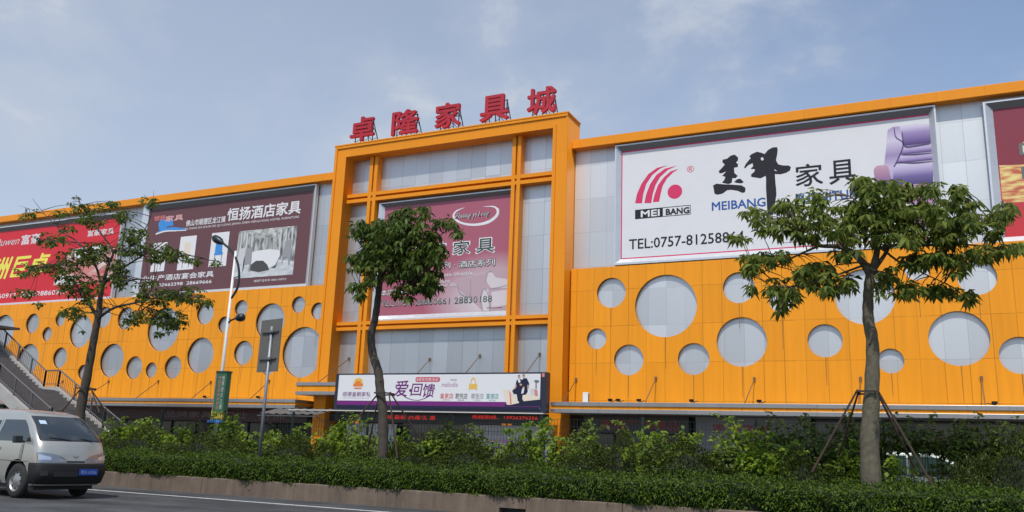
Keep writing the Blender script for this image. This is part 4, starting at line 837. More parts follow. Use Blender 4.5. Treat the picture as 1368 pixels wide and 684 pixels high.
dark = [(607,552,40,21.8,0,'dense dark bushy shrub covering the middle of the red text display'), (782,556,32,22.0,1,'dark bushy shrub beside the orange pier'), (640,565,24,21.6,1,'dark bush just right of the dense one under the shop sign'), (1075,555,40,22.3,0,'dark vine mass on the fence left of the nearest tree'), (1195,552,42,22.3,1,'dark vine mass on the fence just right of the nearest tree'),
 (1250,553,46,22.3,0,'dark vine mass on the fence above the parked car'), (1310,556,46,22.3,1,'dark vine mass on the fence near the right edge'), (1355,560,40,22.2,0,'dark vine mass on the fence at the right edge'), (1130,556,38,22.35,1,'dark vine mass on the fence behind the nearest tree trunk'), (1035,560,30,22.3,0,'dark vine thin on the fence, leftmost of the fence vines'),
 (250,560,20,22.0,1,'dark bush left of the lamp pole'), (300,568,26,21.7,0,'dark bush at the foot of the lamp pole'), (145,572,34,21.8,0,'dark bush at the foot of the sparse tree'), (880,585,30,21.6,1,'dark bush left of the grey fascia board'), (495,572,24,21.9,1,'dark bush behind the crooked tree trunk'), (965,570,28,21.9,1,'dark bush left of the tall bright vine')]
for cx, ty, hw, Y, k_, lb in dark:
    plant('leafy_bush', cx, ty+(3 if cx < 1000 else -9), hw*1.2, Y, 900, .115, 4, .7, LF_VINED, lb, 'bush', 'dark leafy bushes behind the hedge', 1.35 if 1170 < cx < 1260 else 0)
# low ground cover between hedge and fence
n = 26000; x = RNG.uniform(-40, 8, n); y = RNG.uniform(19.8, 22.4, n); z = .36+RNG.uniform(0,1,n)**1.3*(.72+.2*np.sin(x*1.3+y))
V = leaves(np.stack([x,y,z],1), np.stack([RNG.normal(0,.7,n), RNG.normal(-.3,.6,n), np.abs(RNG.normal(.5,.5,n))],1), np.array([0,-.3,1])+RNG.normal(0,.5,(n,3)), RNG.uniform(.09,.18,n), RNG.uniform(.03,.06,n))
gcov = link_mesh('ground_cover', quads_mesh('ground_cover', V), LF_SHRUB); tag(gcov, 'low mixed green undergrowth between the hedge and the fence', 'undergrowth', kind='stuff')

# ------------------------------------------------------------------ fence of welded wire behind the plants
fence = empty('wire_fence', (-18, 22.7, .36), 'dark welded wire fence behind the plants along the parking lot', 'fence')
FW_ = mat('fence_green', (.015,.03,.026), .5, .3)
x = -52.0
while x < 10:
    MB().box(x-.03, x+.03, 22.68, 22.74, .3, 2.45).build('post', FW_, fence)
    p_ = MB()
    for j in range(1, 30): p_.box(x+j*.1-.004, x+j*.1+.004, 22.7, 22.708, .45, 2.35)
    for j in range(11): z = .45+j*.19; p_.box(x+.03, x+2.97, 22.709, 22.717, z-.004, z+.004)
    p_.build('wire_panel', FW_, fence); x += 3.0
rl = empty('wooden_rail', (-2.5, 22.55, .36), 'weathered pale rail on posts behind the plants near the nearest tree', 'rail')
q = P(985,586,22.55).z
MB().box(-4.6, 2.4, 22.52, 22.58, q-.09, q).build('rail', mat('weathered_wood', (.26,.21,.15), .85, noise=.2), rl)
for x in (-4.4, -1.1, 1.35): MB().box(x-.05, x+.05, 22.581, 22.66, .36, q-.02).build('post', MATS['weathered_wood'], rl)

# ------------------------------------------------------------------ trees
def tree(label, Y, crop, trunk, limbs, clumps, lsz, lm, bm_, yspread, dens, base_r, group='street trees behind the hedge', k=6, twig=True, tilt=-.5, wr=.36, grow=1.0):
    ox, oy, s = crop
    pt = lambda x, y, dy=0: P(ox+x/s, oy+y/s, Y+dy)
    tp = [pt(*q[:2]) for q in trunk]; b0 = Vector((tp[0].x, Y, ZB)); r = empty('kapok_tree', b0, label, 'tree', group)
    path = smooth_path([b0]+tp, 6); rad = np.interp(np.linspace(0, len(trunk), len(path)), range(len(trunk)+1), [base_r*1.12]+[q[2] for q in trunk])
    rad = rad*(1+.05*np.sin(np.arange(len(path))*1.9)); m = MB().tube(path, list(rad), 14)
    for fz in (.3, .52, .66):                              # old branch scars
        q = path[int(fz*(len(path)-1))]; rr_ = rad[int(fz*(len(path)-1))]
        a = random.uniform(-2.6, -.5); m.lathe([(rr_*.2,-.0)], q.x, q.y, 3) if False else m.tube([q+Vector((math.cos(a),math.sin(a),0))*rr_*.8, q+Vector((math.cos(a),math.sin(a),.12))*rr_*1.16], [rr_*.30, rr_*.16], 8)
    m.build('trunk', bm_, r, smooth=True)
    br = MB(); skel = []
    for lb in limbs:
        dy = random.uniform(-yspread, yspread)*.6; k_ = len(lb)-1
        pts = smooth_path([pt(q[0], q[1], dy*(i/k_)**1.2) for i, q in enumerate(lb)], 5)
        rds = np.interp(np.linspace(0, k_, len(pts)), range(len(lb)), [q[2] for q in lb]); br.tube(pts, list(rds), 8); skel += list(pts[2:])
    skel += path[int(len(path)*.75):]; SK = np.array([tuple(q) for q in skel]); C_ = []
    for (cx, cy, rx, ry) in clumps:
        rx *= grow; ry *= grow; n = max(2, int(dens*rx*ry/100)); b = in_ball(n)
        for v in b:
            p = pt(cx+v[0]*rx, cy+v[1]*ry+ry*.12, 0); q = CAMP+(p-CAMP)*((Y+float(np.clip(RNG.normal(0, yspread*.55), -yspread*1.3, yspread*1.3)))/Y); C_.append(tuple(q))
    C_ = np.array(C_)
    if twig:
        for c in C_[::2]:
            d = SK-c; pen = np.linalg.norm(d, axis=1)+np.maximum(d[:,2],0)*.8; j = int(pen.argmin()); a = Vector(SK[j]); e = Vector(c)
            if (e-a).length < 1.1: br.tube([a, a.lerp(e,.5)+Vector((0,0,.05)), e], [.014,.010,.006], 4, cap=False)
    br.build('branches', bm_, r, smooth=True)
    n = len(C_); V = palmate(C_, RNG.uniform(lsz*.75, lsz*1.25, n), k, tilt=tilt, wr=wr)
    link_mesh('crown', quads_mesh('crown', V), lm, r)
    return r, tp
tR, _ = tree('broad spreading tree nearest to the camera at the right, propped by stakes', 19.6, (960,220,2.85),
 [(575,1080,.195),(583,870,.155),(586,684,.128),(570,590,.117),(570,500,.108),(576,430,.10),(592,385,.085),(604,320,.06),(611,240,.035),(616,150,.02)],
 [[(580,420,.10),(540,362,.075),(470,315,.055),(380,308,.04),(330,280,.028),(300,230,.018)],[(380,310,.03),(300,345,.024),(200,395,.016),(130,425,.01)],[(598,390,.06),(640,330,.04),(682,235,.028),(760,170,.016)],
  [(604,320,.045),(690,305,.035),(820,305,.028),(920,303,.02),(1060,315,.012)],[(622,320,.03),(690,372,.022),(760,405,.016),(860,450,.01)],[(590,385,.03),(540,372,.022),(450,382,.012)],[(608,260,.03),(560,170,.02),(500,120,.012)],[(614,200,.025),(720,130,.018),(900,110,.01)],[(560,380,.03),(420,430,.018),(280,470,.01)],[(820,305,.02),(960,250,.014),(1060,180,.008)]],
 [(560,70,80,38),(650,95,110,50),(800,85,55,35),(300,145,85,40),(390,110,40,30),(150,180,60,25),(230,220,110,45),(80,278,45,22),(430,200,100,60),(560,180,90,65),(700,180,110,75),(820,180,95,65),(915,100,42,35),(940,170,65,55),(1085,165,45,42),(1030,230,45,50),(900,250,75,45),(780,270,110,35),(550,262,120,35),(180,342,95,32),(110,390,48,32),(110,462,25,30),(250,480,60,40),(205,450,36,32),(240,525,28,30),(330,420,70,45),(430,440,75,45),(380,380,55,25),(500,445,45,28),(620,460,32,38),(650,405,50,25),(720,465,55,40),(765,355,75,35),(850,335,95,35),(905,375,55,35),(1000,330,85,30),(1115,308,55,22),(830,462,50,32),(905,482,55,18),(962,497,28,20),(340,260,60,30),(480,330,50,25)],
 .20, LF_TREE, BARK, 1.3, .95, .18, k=7, tilt=-.6, wr=.40, grow=1.03)
tM, _ = tree('crooked middle tree with a dense compact crown before the portal, propped by stakes', 20.0, (440,255,3.18),
 [(226,1150,.15),(228,960,.132),(216,850,.128),(208,770,.122),(184,690,.115),(178,610,.11),(195,540,.102),(207,450,.092),(215,380,.095),(226,315,.08),(236,250,.06),(262,170,.035)],
 [[(222,330,.06),(170,270,.04),(120,210,.022),(95,180,.012)],[(228,310,.06),(300,230,.04),(370,150,.025),(400,90,.012)],[(226,330,.05),(310,300,.035),(400,260,.022),(470,190,.014),(530,150,.01)],[(222,350,.04),(300,370,.028),(390,390,.016)],[(216,380,.035),(160,390,.022),(125,420,.012)],[(236,250,.05),(280,150,.03),(310,90,.014)]],
 [(310,100,48,40),(345,80,30,22),(402,82,26,28),(240,150,75,45),(140,160,58,42),(340,150,75,45),(495,130,38,22),(535,168,24,24),(180,230,65,40),(300,230,100,65),(420,215,62,48),(98,280,26,22),(150,290,55,36),(380,310,90,72),(300,310,55,45),(420,380,45,52),(325,425,45,34),(120,398,28,22),(138,435,22,24),(180,350,28,36),(262,350,36,28),(86,322,10,18),(450,255,45,35),(240,200,80,45),(300,175,90,50),(200,290,60,40),(460,130,40,14)],
 .20, LF_TREEM, BARKD, 1.1, 1.3, .165, k=7, tilt=-.65, wr=.43, grow=1.12)
tL, _ = tree('sparse tree with bare branching limbs at the left beside the footbridge', 20.0, (10,240,2.848),
 [(262,1080,.19),(275,900,.165),(305,740,.14),(330,600,.125),(345,520,.115),(355,440,.08),(365,390,.065),(385,320,.05),(400,270,.035),(345,190,.022),(295,120,.014),(262,60,.008)],
 [[(345,525,.07),(302,460,.05),(268,410,.03),(240,370,.015)],[(362,400,.06),(410,355,.045),(480,310,.03),(560,262,.02),(602,232,.01)],[(347,525,.06),(405,488,.045),(480,470,.034),(560,452,.024),(660,440,.014),(730,450,.008)],[(357,400,.045),(328,310,.034),(270,240,.024),(200,190,.016),(140,130,.011),(95,72,.006)],
  [(402,270,.03),(445,268,.025),(505,215,.02),(545,140,.013),(557,42,.005)],[(480,470,.022),(560,500,.014),(620,545,.008)],[(430,405,.02),(480,380,.014),(560,385,.008)],[(270,240,.015),(180,235,.01),(110,230,.006)],[(300,458,.02),(250,480,.012),(215,520,.008)],[(357,420,.03),(250,330,.016),(120,335,.008)],[(140,130,.008),(80,110,.005),(40,98,.003)],[(560,262,.012),(660,280,.008),(790,312,.005)]],
 [(75,130,24,14),(95,120,18,14),(200,125,28,14),(300,110,56,18),(390,95,38,18),(540,80,38,18),(440,135,38,28),(320,150,55,28),(170,225,55,30),(230,185,28,14),(470,250,55,38),(570,270,62,36),(490,200,46,28),(630,285,46,22),(700,308,38,14),(790,315,16,14),(280,290,80,32),(340,270,62,40),(420,330,46,36),(110,335,90,20),(230,340,62,34),(70,358,36,14),(60,430,52,16),(120,470,18,12),(250,400,62,30),(330,390,46,28),(420,380,38,28),(520,390,46,18),(570,440,80,32),(680,430,72,30),(750,460,28,18),(600,520,80,34),(640,545,46,20),(500,520,46,26),(460,540,28,18),(590,582,36,10),(240,500,52,24),(290,572,12,8),(300,440,46,26),(250,90,14,10),(265,66,8,6)],
 .15, LF_TREEL, BARKD, .9, 2.1, .19, k=5, tilt=-.4, wr=.6, grow=1.15)
# stakes propping the trees
def stakes(label, Y, crop, ring, feet, zr):
    ox, oy, s = crop; r_ = None
    c = P(ox+ring[0]/s, oy+ring[1]/s, Y); r = empty('tree_stakes', (c.x, Y, ZB), label, 'tree stakes', 'stakes propping the trees')
    WD = mat('stake_wood', (.045,.027,.017), .85, noise=.25, nscale=8)
    for (fxx, fy, dy, tx, ty_, ik) in feet:
        a = P(ox+fxx/s, oy+fy/s, Y+dy); t = P(ox+tx/s, oy+ty_/s, Y+dy*.12); MB().tube([(a.x, a.y, a.z), (t.x, t.y, t.z+.04)], [.026,.021], 7).build('stake', WD, r)
    l, q = P(ox+ring[2]/s, oy+ring[1]/s, Y), P(ox+ring[3]/s, oy+ring[1]/s, Y)
    MB().bar((l.x, Y-.2, l.z), (q.x, Y-.2, q.z), .04).bar((l.x, Y+.2, l.z-.03), (q.x, Y+.2, q.z-.03), .04).bar((l.x+.03, Y-.24, l.z+.001), (l.x+.03, Y+.24, l.z+.001), .035).bar((q.x-.03, Y-.24, q.z+.001), (q.x-.03, Y+.24, q.z+.001), .035).build('cross_tie', mat('tie_dark', (.04,.03,.025), .8), r)
stakes('four brown wooden stakes propping the nearest tree', 19.6, (1050,510,4.885), (548,66,466,596), [(170,590,-.5,468,64),(350,470,.8,474,70),(960,680,-.5,594,60),(835,560,.7,588,66)] and [(170,590,-.5,468,64,0),(345,480,.8,476,70,0),(965,690,-.5,594,60,0),(840,560,.7,588,66,0)], 0)
stakes('four dark wooden stakes propping the crooked middle tree', 20.0, (470,500,5.7), (245,145,203,292), [(0,385,-.6,206,152,0),(120,575,.6,210,152,0),(348,640,-.6,282,150,0),(520,490,.8,290,146,0)], 0)
stakes('dark wooden stakes propping the sparse left tree', 20.0, (0,440,5.7), (650,450,620,690), [(470,625,-.5,622,452,0),(560,690,.7,632,455,0),(760,640,-.5,688,450,0),(860,700,.7,684,456,0)], 0)

# ------------------------------------------------------------------ footbridge stairs at the left
fb = empty('footbridge_stairs', (-40, 27.5, .3), 'grey footbridge stairs with steel railings descending behind the van', 'footbridge stairs')
YN, YF = 26.0, 29.4
# walking line (x, z): upper flight, landing, lower flight
LINE = [(-47.0, 7.05), (-40.9, 3.62), (-39.8, 3.62), (-33.2, .30)]
CB = mat('footbridge_concrete', (.36,.35,.33), .85, noise=.15, nscale=1.5)
for y0, y1 in ((YN, YN+.22), (YF-.22, YF)):
    m = MB(); pr = [(x, z+.18) for x, z in LINE]+[(x, z-.42) for x, z in LINE[::-1]]; n = len(pr)
    v = [(x, y0, z) for x, z in pr]+[(x, y1, z) for x, z in pr]
    k_ = len(LINE)
    for i in range(k_-1):
        a = [LINE[i], LINE[i+1]]; vv = []
        for y in (y0, y1):
            vv += [(a[0][0], y, a[0][1]-.42), (a[1][0], y, a[1][1]-.42), (a[1][0], y, a[1][1]+.18), (a[0][0], y, a[0][1]+.18)]
        m.add(vv, [(0,1,2,3),(7,6,5,4),(0,4,5,1),(1,5,6,2),(2,6,7,3),(3,7,4,0)])
    m.build('stringer', CB, fb)
SM = mat('footbridge_steps', (.20,.185,.17), .9, noise=.15)
m = MB()
for (xa, za), (xb, zb) in ((LINE[0], LINE[1]), (LINE[2], LINE[3])):
    n = max(2, int((za-zb)/.155))
    for i in range(n):
        x0 = xa+(xb-xa)*i/n; x1 = xa+(xb-xa)*(i+1)/n; z = za-(za-zb)*(i+.5)/n; m.box(x0, x1+.02, YN+.22, YF-.22, z-.16, z+.02)
m.box(LINE[1][0], LINE[2][0], YN+.22, YF-.22, 3.40, 3.62); m.build('steps', SM, fb)
HR = mat('handrail_steel', (.17,.17,.17), .5, .6); PNL = mat('rail_panel', (.30,.31,.32), .5, .2, noise=.08)
for y in (YN+.11, YF-.11):
    rr2 = MB(); up = 1.0
    for i in range(3):
        (xa, za), (xb, zb) = LINE[i], LINE[i+1]
        for h in ((up, .035), (.32, .02)): rr2.tube([(xa, y, za+.18+h[0]-.18), (xb, y, zb+h[0])], h[1], 6)
        n = max(1, int(abs(xb-xa)/1.1))
        for j in range(n+1):
            x = xa+(xb-xa)*j/n; z = za+(zb-za)*j/n; rr2.box(x-.03, x+.03, y-.031, y+.031, z+.1, z+up-.01)
        nb = int(abs(xb-xa)/.14)
        for j in range(nb):
            x = xa+(xb-xa)*(j+.5)/nb; z = za+(zb-za)*(j+.5)/nb; rr2.box(x-.007, x+.007, y-.007, y+.007, z+.2, z+up-.02)
    rr2.build('railing', HR, fb)
m = MB()
m.add([(-47,YN+.02,6.95),(-43.2,YN+.02,4.82),(-43.2,YN+.02,4.0),(-47,YN+.02,6.1)], [(0,1,2,3)]) if False else None
MB().box(-44.3, -43.8, YN+.6, YF-.6, .3, 4.6).build('pier', CB, fb)
MB().box(-36.9, -36.4, YN+.6, YF-.6, .3, 1.45).build('pier', CB, fb)
MB().add([(-52,YN+.4,7.0),(-43.7,YN+.4,6.78),(-43.7,YF,6.82),(-52,YF,7.04),(-52,YN+.4,7.16),(-43.7,YN+.4,6.90),(-43.7,YF,6.94),(-52,YF,7.2)], [(0,3,2,1),(4,5,6,7),(0,1,5,4),(1,2,6,5),(2,3,7,6),(3,0,4,7)]).build('shelter_roof', mat('shelter_grey', (.10,.095,.085), .7), fb)
MB().box(-52,-44.0,YN+.3,YN+.38,6.5,6.95).build('shelter_fascia', mat('shelter_brown', (.05,.035,.028), .7), fb)
MB().box(-45.1,-44.95,YF-.5,YF-.35,5.3,6.8).box(-50.0,-49.85,YF-.5,YF-.35,5.3,7.0).build('shelter_post', HR, fb)
MB().box(-56,-46.99,YN,YF,6.6,7.05).build('bridge_deck', CB, fb)

# ------------------------------------------------------------------ car behind the fence
def sedan(x0, y0, z0, label, paint):
    r = empty('parked_car', (x0, y0, z0), label, 'car')
    prof = [(-2.2,.35),(-2.25,.62),(-2.12,.86),(-1.5,.95),(-.95,1.40),(-.5,1.46),(.35,1.46),(.8,1.38),(1.45,.98),(2.1,.88),(2.25,.6),(2.2,.35)]
    m = MB(); n = len(prof)
    for hw, ins in ((.86, 0),):
        v = []
        for y in (-1, -.86, .86, 1):
            for (x, z) in prof:
                w_ = .86-(max(z-.9,0))*.42; v.append((x, y*w_ if abs(y) == 1 else y*(w_-.03), z+(0 if abs(y) == 1 else .02)))
        f = [(i*n+j, i*n+j+1, (i+1)*n+j+1, (i+1)*n+j) for i in range(3) for j in range(n-1)]+[tuple(range(n-1,-1,-1)), tuple(3*n+j for j in range(n))]+[(0, n, 2*n, 3*n, 4*n-1, 3*n-1, 2*n-1, n-1)]
        m.add(v, f)
    o = m.build('body', paint, r, local=True, bevel=.02)
    GL = mat('car_glass', (.02,.04,.035), .08, 0, .8)
    for s in (-1, 1):
        for (a, b, c, d) in (((-.9,.96),(-.1,.96),(-.1,1.38),(-.72,1.36)), ((-.02,.96),(1.25,.98),(.72,1.34),(-.02,1.38))):
            q = [(x, s*(.863-(z-.9)*.42+.004), z) for x, z in (a, b, c, d)]; MB().add(q, [(0,1,2,3) if s < 0 else (3,2,1,0)]).build('side_window', GL, r, local=True)
        for x in (-1.4, 1.4):
            y = s*.80; w = MB(); k = 16
            v = [(x+.31*math.cos(2*math.pi*j/k), y+e, .31+.31*math.sin(2*math.pi*j/k)) for e in (-.1, .1) for j in range(k)]
            w.add(v, [(j,(j+1)%k,k+(j+1)%k,k+j) for j in range(k)]+[tuple(range(k-1,-1,-1)), tuple(range(k,2*k))]); w.build('wheel', DARK, r, local=True)
    for (xa, za, xb, zb) in ((-1.46,.985,-.98,1.385), (1.40,1.01,.83,1.375)):
        MB().add([(xa,-.70,za+.012),(xa,.70,za+.012),(xb,.60,zb+.022),(xb,-.60,zb+.022)], [(0,1,2,3)]).build('windscreen', GL, r, local=True)
    for s in (-1,1): MB().box(2.16,2.27,s*.62-.16,s*.62+.16,.62,.76).build('headlight', WHITEP, r, local=True)
    return r
sedan(-.5, 25.6, .30, 'greenish silver car parked behind the fence, half hidden by leaves', mat('car_silver_green', (.16,.19,.18), .3, .4, coat=.5))

# ------------------------------------------------------------------ silver minivan
van = empty('minivan', (-17.5, 13.62, 0), 'silver minivan driving right along the road with a blue number plate', 'van', rz=R_(-6))
SL = [(.30,-.06,.80,.22),(.45,0,.85,.22),(.78,0,.875,.24),(.88,-.03,.875,.25),(1.0,-.05,.872,.26),(1.12,-.09,.868,.26),(1.22,-.14,.86,.27),(1.30,-.20,.85,.27),(1.45,-.36,.82,.27),(1.60,-.56,.785,.27),(1.76,-.80,.745,.28),(1.86,-.98,.705,.32),(1.93,-1.30,.63,.40),(1.965,-1.9,.48,.4),(1.985,-2.3,.25,.3)]
SLA = np.array(SL)*np.array([1, 1, .93, 1]); SLA[9:,2] *= .96; VR = -4.35
def sl_(z): return [float(np.interp(z, SLA[:,0], SLA[:,i])) for i in (1,2,3)]
def vf(z, u, off=0.0):                 # front surface, u 0..1 from the kerb-far side to the other
    xf, hw, a = sl_(z); s = math.sin((u-.5)*math.pi)
    return (xf+off-a*(1-max(0,1-abs(s)**2.6)**(1/2.6)), (hw+off)*s, z)
def vs(z, x, s, off=0.0):              # side surface
    xf, hw, a = sl_(z); return (x, s*(hw+off), z)
zs = list(np.linspace(.30,.9,8))+list(np.linspace(.95,1.76,14))+[1.80,1.83,1.86,1.89,1.91,1.93,1.95,1.965,1.985]
rows = []
for z in zs:
    xf, hw, a = sl_(z); row = []
    for s in (-1,):
        for x in np.linspace(VR+.06*(z > 1.3), xf-a-.05, 14): row.append((x, -hw, z))
    for u in np.linspace(0, 1, 25): row.append(vf(z, u))
    for x in np.linspace(xf-a-.05, VR+.06*(z > 1.3), 14): row.append((x, hw, z))
    rows.append(row)
m = MB(); nr = len(rows[0])
v = [p for r_ in rows for p in r_]; f = [(i*nr+j, i*nr+j+1, (i+1)*nr+j+1, (i+1)*nr+j) for i in range(len(rows)-1) for j in range(nr-1)]
f += [((i+1)*nr, (i+1)*nr+nr-1, i*nr+nr-1, i*nr)[::-1] for i in range(len(rows)-1)]
f += [tuple(range(nr-1,-1,-1)), tuple((len(rows)-1)*nr+j for j in range(nr))]
m.add(v, f); me = m.mesh('body'); bb = bmesh.new(); bb.from_mesh(me); bmesh.ops.recalc_face_normals(bb, faces=bb.faces); bb.to_mesh(me); bb.free()
PAINT = mat('van_silver_paint', (.47,.46,.415), .3, .5, coat=.6, noise=.04, nscale=1.2)
body = link_mesh('body', me, PAINT, van, local=True)
WX = (-.93, -3.4)
cut = MB()
for x in WX:
    for s in (-1, 1):
        k = 24; v = [(x+.47*math.cos(2*math.pi*j/k), s*.62+e, .38+.47*math.sin(2*math.pi*j/k)) for e in (-.2, .4*1) for j in range(k)]
        if s < 0: v = [(p[0], -p[1], p[2]) for p in v]; v = [(p[0], -abs(p[1]) if True else 0, p[2]) for p in v]
        cut.add(v, [(j,(j+1)%k,k+(j+1)%k,k+j) for j in range(k)]+[tuple(range(k-1,-1,-1)), tuple(range(k,2*k))])
cme = cut.mesh('cut'); bb = bmesh.new(); bb.from_mesh(cme); bmesh.ops.recalc_face_normals(bb, faces=bb.faces); bb.to_mesh(cme); bb.free()
cme.materials.append(DARK)
cob = bpy.data.objects.new('cut', cme); COL.objects.link(cob); cob.parent = van
md = body.modifiers.new('arch', 'BOOLEAN'); md.operation = 'DIFFERENCE'; md.object = cob; md.solver = 'EXACT'
bpy.context.view_layer.update()
nb = bpy.data.meshes.new_from_object(body.evaluated_get(bpy.context.evaluated_depsgraph_get())); body.modifiers.clear(); body.data = nb
bpy.data.objects.remove(cob)
nb.materials.clear(); nb.materials.append(PAINT); nb.materials.append(DARK)
for p in nb.polygons:
    p.material_index = 1 if any(math.hypot(p.center.x-x, p.center.z-.38) < .478 for x in WX) and (abs(p.center.y) < .78 or math.hypot(*[p.center.x-min(WX, key=lambda q: abs(q-p.center.x)), p.center.z-.38]) > .40 and abs(p.normal.y) < .5) else 0
for p in nb.polygons: p.use_smooth = len(p.vertices) <= 4 and abs(p.normal.z) < .999
nb.update()
def patch(name, m_, fn, us, vsn, smooth=True, parent=van):
    k = MB(); nu, nv = len(us), len(vsn)
    k.add([fn(u, v_) for v_ in vsn for u in us], [(j*nu+i, j*nu+i+1, (j+1)*nu+i+1, (j+1)*nu+i) for j in range(nv-1) for i in range(nu-1)])
    me_ = k.mesh(name); return link_mesh(name, me_, m_, parent, local=True, smooth=smooth)
WGL = mat('van_glass', (.030,.037,.040), .05, 0, 1.0); PLB = mat('van_black_plastic', (.022,.022,.024), .5)
lerp = lambda a, b, t: a+(b-a)*t
patch('windscreen', WGL, lambda u, t: vf(lerp(1.30,1.80,t), lerp(.125,.875,u), .007), np.linspace(0,1,18), np.linspace(0,1,9))
patch('windscreen_seal', PLB, lambda u, t: vf(lerp(1.275,1.299,t), lerp(.115,.885,u), .008), np.linspace(0,1,16), (0,1))
patch('windscreen_seal', PLB, lambda u, t: vf(lerp(1.801,1.815,t), lerp(.12,.88,u), .006), np.linspace(0,1,16), (0,1))
for u0, u1 in ((.115,.125), (.875,.885)): patch('windscreen_seal', PLB, lambda u, t: vf(lerp(1.30,1.80,t), lerp(u0,u1,u), .006), (0,1), np.linspace(0,1,9))
for s in (-1, 1):
    def sw(x0f, x1, z0, z1):
        def g_(u, t):
            z = lerp(z0, z1, t); xf, hw, a = sl_(z); xa = xf-a-x0f; return vs(z, lerp(xa, x1, u), s, .006)
        return g_
    patch('side_window', WGL, sw(.10, -1.95, 1.24, 1.72), np.linspace(0,1,6), np.linspace(0,1,7)); 
    def rw(xa, xb): return lambda u, t: vs(lerp(1.22,1.70,t), lerp(xa, xb, u), s, .006)
    patch('side_window', WGL, rw(-2.1,-3.1), (0,1), np.linspace(0,1,5)); patch('side_window', WGL, rw(-3.2,-4.15), (0,1), np.linspace(0,1,5))
    patch('door_seam', PLB, lambda u, t: vs(lerp(.42,1.72,t), lerp(-2.03,-2.018,u), s, .003), (0,1), np.linspace(0,1,8))
    patch('door_seam', PLB, lambda u, t: vs(lerp(.78,1.16,t), lerp(-.80,-.788,u), s, .003), (0,1), np.linspace(0,1,4))
    patch('side_strip', mat('van_lower_door_line', (.16,.15,.13), .4, .3), lambda u, t: vs(lerp(.80,.815,t), lerp(-4.3,-.5,u), s, .004), (0,1), (0,1))  # thin darker strip drawn as the horizontal door line
    patch('door_handle', PLB, lambda u, t: vs(lerp(1.04,1.09,t), lerp(-1.9,-1.72,u), s, .02), (0,1), (0,1))
LAMP = mat('headlight_glass', (.27,.28,.30), .12, .5, .8); LAMPW = mat('headlight_reflector', (.62,.63,.65), .2, .7)
for a_, b_ in ((.03,.41), (.97,.59)):
    def hl(u, t, off=.012, a_=a_, b_=b_):
        zt = .83+.185*math.sqrt(max(0, 1-(max(u-.3,0)/.72)**2)); zb = lerp(.80, .815, u); return vf(lerp(zb, zt, t), lerp(a_, b_, u), off)
    hd = patch('headlight', LAMP, hl, np.linspace(0,1,12), np.linspace(0,1,5))
    patch('reflector', LAMPW, lambda u, t: hl(lerp(.16,.62,u), lerp(.25,.85-.25*u,t), .018), (0,.5,1), (0,1), parent=hd)
    patch('turn_lamp', mat('amber_lens', (.45,.25,.08), .2), lambda u, t: hl(lerp(.02,.10,u), lerp(.15,.8,t), .018), (0,.5,1), (0,1), parent=hd)
patch('grille_slot', PLB, lambda u, t: vf(lerp(.805,.842,t), lerp(.415,.585,u), .008), np.linspace(0,1,8), (0,1))
# bumper wraps round to the wheel arches
m = MB(); prof = [(.33,.0),(.36,.03),(.58,.045),(.62,.035),(.74,.035),(.785,.012),(.79,-.01)]; us = np.linspace(0,1,29)
rows = []
for z, off in prof:
    xf, hw, a = sl_(z); rows.append([(WX[0]+.475, -(hw+off*.5), z)]+[vf(z, u, off) for u in us]+[(WX[0]+.475, hw+off*.5, z)])
nr = len(rows[0]); m.add([p for r_ in rows for p in r_], [(i*nr+j, i*nr+j+1, (i+1)*nr+j+1, (i+1)*nr+j) for i in range(len(rows)-1) for j in range(nr-1)])
bp_ = m.build('bumper', mat('bumper_plastic', (.016,.0155,.0155), .65, spec=.25), van, local=True, smooth=True)
patch('air_intake', DARK, lambda u, t: vf(lerp(.50,.60,t), lerp(.30,.52,u), .055), np.linspace(0,1,6), (0,1), parent=bp_)
patch('fog_lamp', PLB, lambda u, t: vf(lerp(.52,.62,t), lerp(.14,.24,u), .055), np.linspace(0,1,4), (0,1), parent=bp_)
pl = MB().box(.05,.062,.08,.52,.53,.67).build('number_plate', mat('plate_blue', (.02,.07,.36), .4), van, local=True)
tm = text_mesh('粤X·10256', 0, .38, 0, .085, 0, 0, .01); n = len(tm.vertices); a = np.zeros(n*3); tm.vertices.foreach_get('co', a); a = a.reshape(-1,3)
a = np.stack([np.full(n,.0645), .11+a[:,0], .557+a[:,2]],1); tm.vertices.foreach_set('co', a.ravel()); link_mesh('plate_lettering', tm, mat('plate_text', (.35,.42,.62), .5), pl, local=True)
em = MB()
for s in (-1,1): em.add([vf(.90,.5,.02), (lambda p: (p[0], s*.075, p[2]))(vf(.945,.5,.02)), (lambda p: (p[0], s*.045, p[2]))(vf(.945,.5,.02)), (lambda p: (p[0], 0, p[2]))(vf(.918,.5,.02))], [(0,1,2,3) if s > 0 else (3,2,1,0)])
em.build('emblem', mat('emblem_dark', (.10,.095,.085), .3, .6), van, local=True)
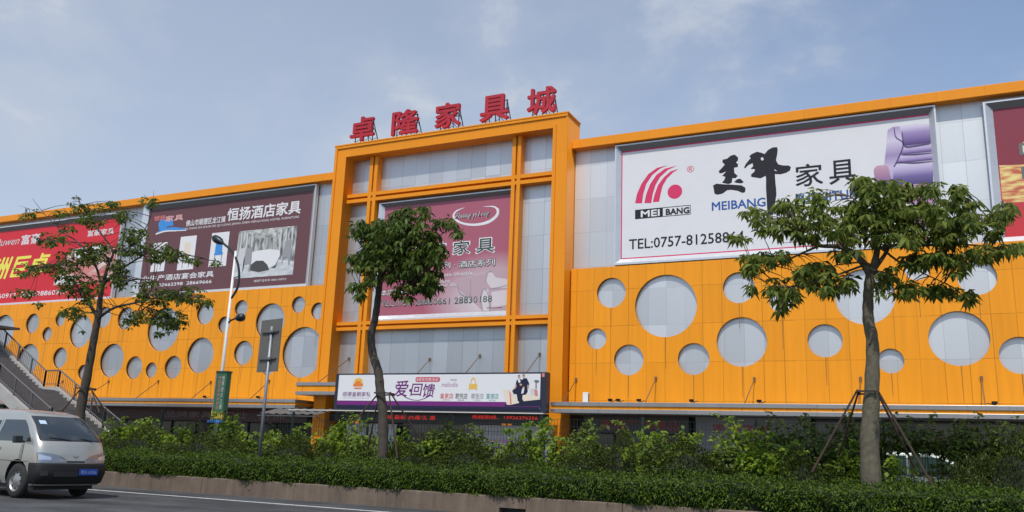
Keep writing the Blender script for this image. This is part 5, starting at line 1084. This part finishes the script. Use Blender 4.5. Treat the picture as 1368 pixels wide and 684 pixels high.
for y0, y1, z1 in ((-.10,-.55,1.24), (.45,.02,1.24), ):
    p0 = vf(1.30,.5,.03); MB().tube([(p0[0]-.0, y0, 1.29), (p0[0]-.04, (y0+y1)/2, 1.325), (p0[0]-.10, y1, 1.34)], .011, 5).build('wiper', PLB, van, local=True)
st = patch('windscreen_sticker', mat('sticker_pale', (.45,.58,.68), .5), lambda u, t: vf(lerp(1.64,1.72,t), lerp(.20,.29,u), .011), (0,.5,1), (0,1))
for s in (-1, 1):
    mr_ = MB().box(-.86,-.74, s*.96-.09, s*.96+.09, 1.20, 1.36).bar((-.82,s*.78,1.22),(-.80,s*.90,1.26),.04).build('mirror', PLB, van, local=True, bevel=.02)
MB().box(-4.1,-.35,-.70,.70,.20,.31).build('underbody', DARK, van, local=True)
RUB = mat('tyre_rubber', (.022,.022,.022), .85); RIM = mat('wheel_steel', (.34,.33,.31), .4, .6)
for x in WX:
    for s in (-1, 1):
        y = s*.715; k = 28; w = MB(); pr = [(.235,-.09),(.33,-.095),(.375,-.06),(.38,0),(.375,.06),(.33,.095),(.235,.09)]
        v = [(x+r_*math.cos(2*math.pi*j/k), y+e, .38+r_*math.sin(2*math.pi*j/k)) for r_, e in pr for j in range(k)]
        w.add(v, [(i*k+j, i*k+(j+1)%k, (i+1)*k+(j+1)%k, (i+1)*k+j) for i in range(len(pr)-1) for j in range(k)]); wh = w.build('wheel', RUB, van, local=True, smooth=True)
        w = MB(); pr = [(.245,.085),(.23,.05),(.20,.035),(.14,.06),(.085,.085),(.06,.095),(.001,.095)]
        v = [(x+r_*math.cos(2*math.pi*j/k), y+s*e, .38+r_*math.sin(2*math.pi*j/k)) for r_, e in pr for j in range(k)]
        w.add(v, [(i*k+j, i*k+(j+1)%k, (i+1)*k+(j+1)%k, (i+1)*k+j) for i in range(len(pr)-1) for j in range(k)]); w.build('rim', RIM, wh, local=True, smooth=True)
        w = MB()
        for j in range(8):
            a_ = 2*math.pi*j/8; cxx, czz = x+.17*math.cos(a_), .38+.17*math.sin(a_); w.box(cxx-.018, cxx+.018, y+s*.062-.004, y+s*.062+.004, czz-.018, czz+.018)
        w.build('rim_hole', DARK, wh, local=True)
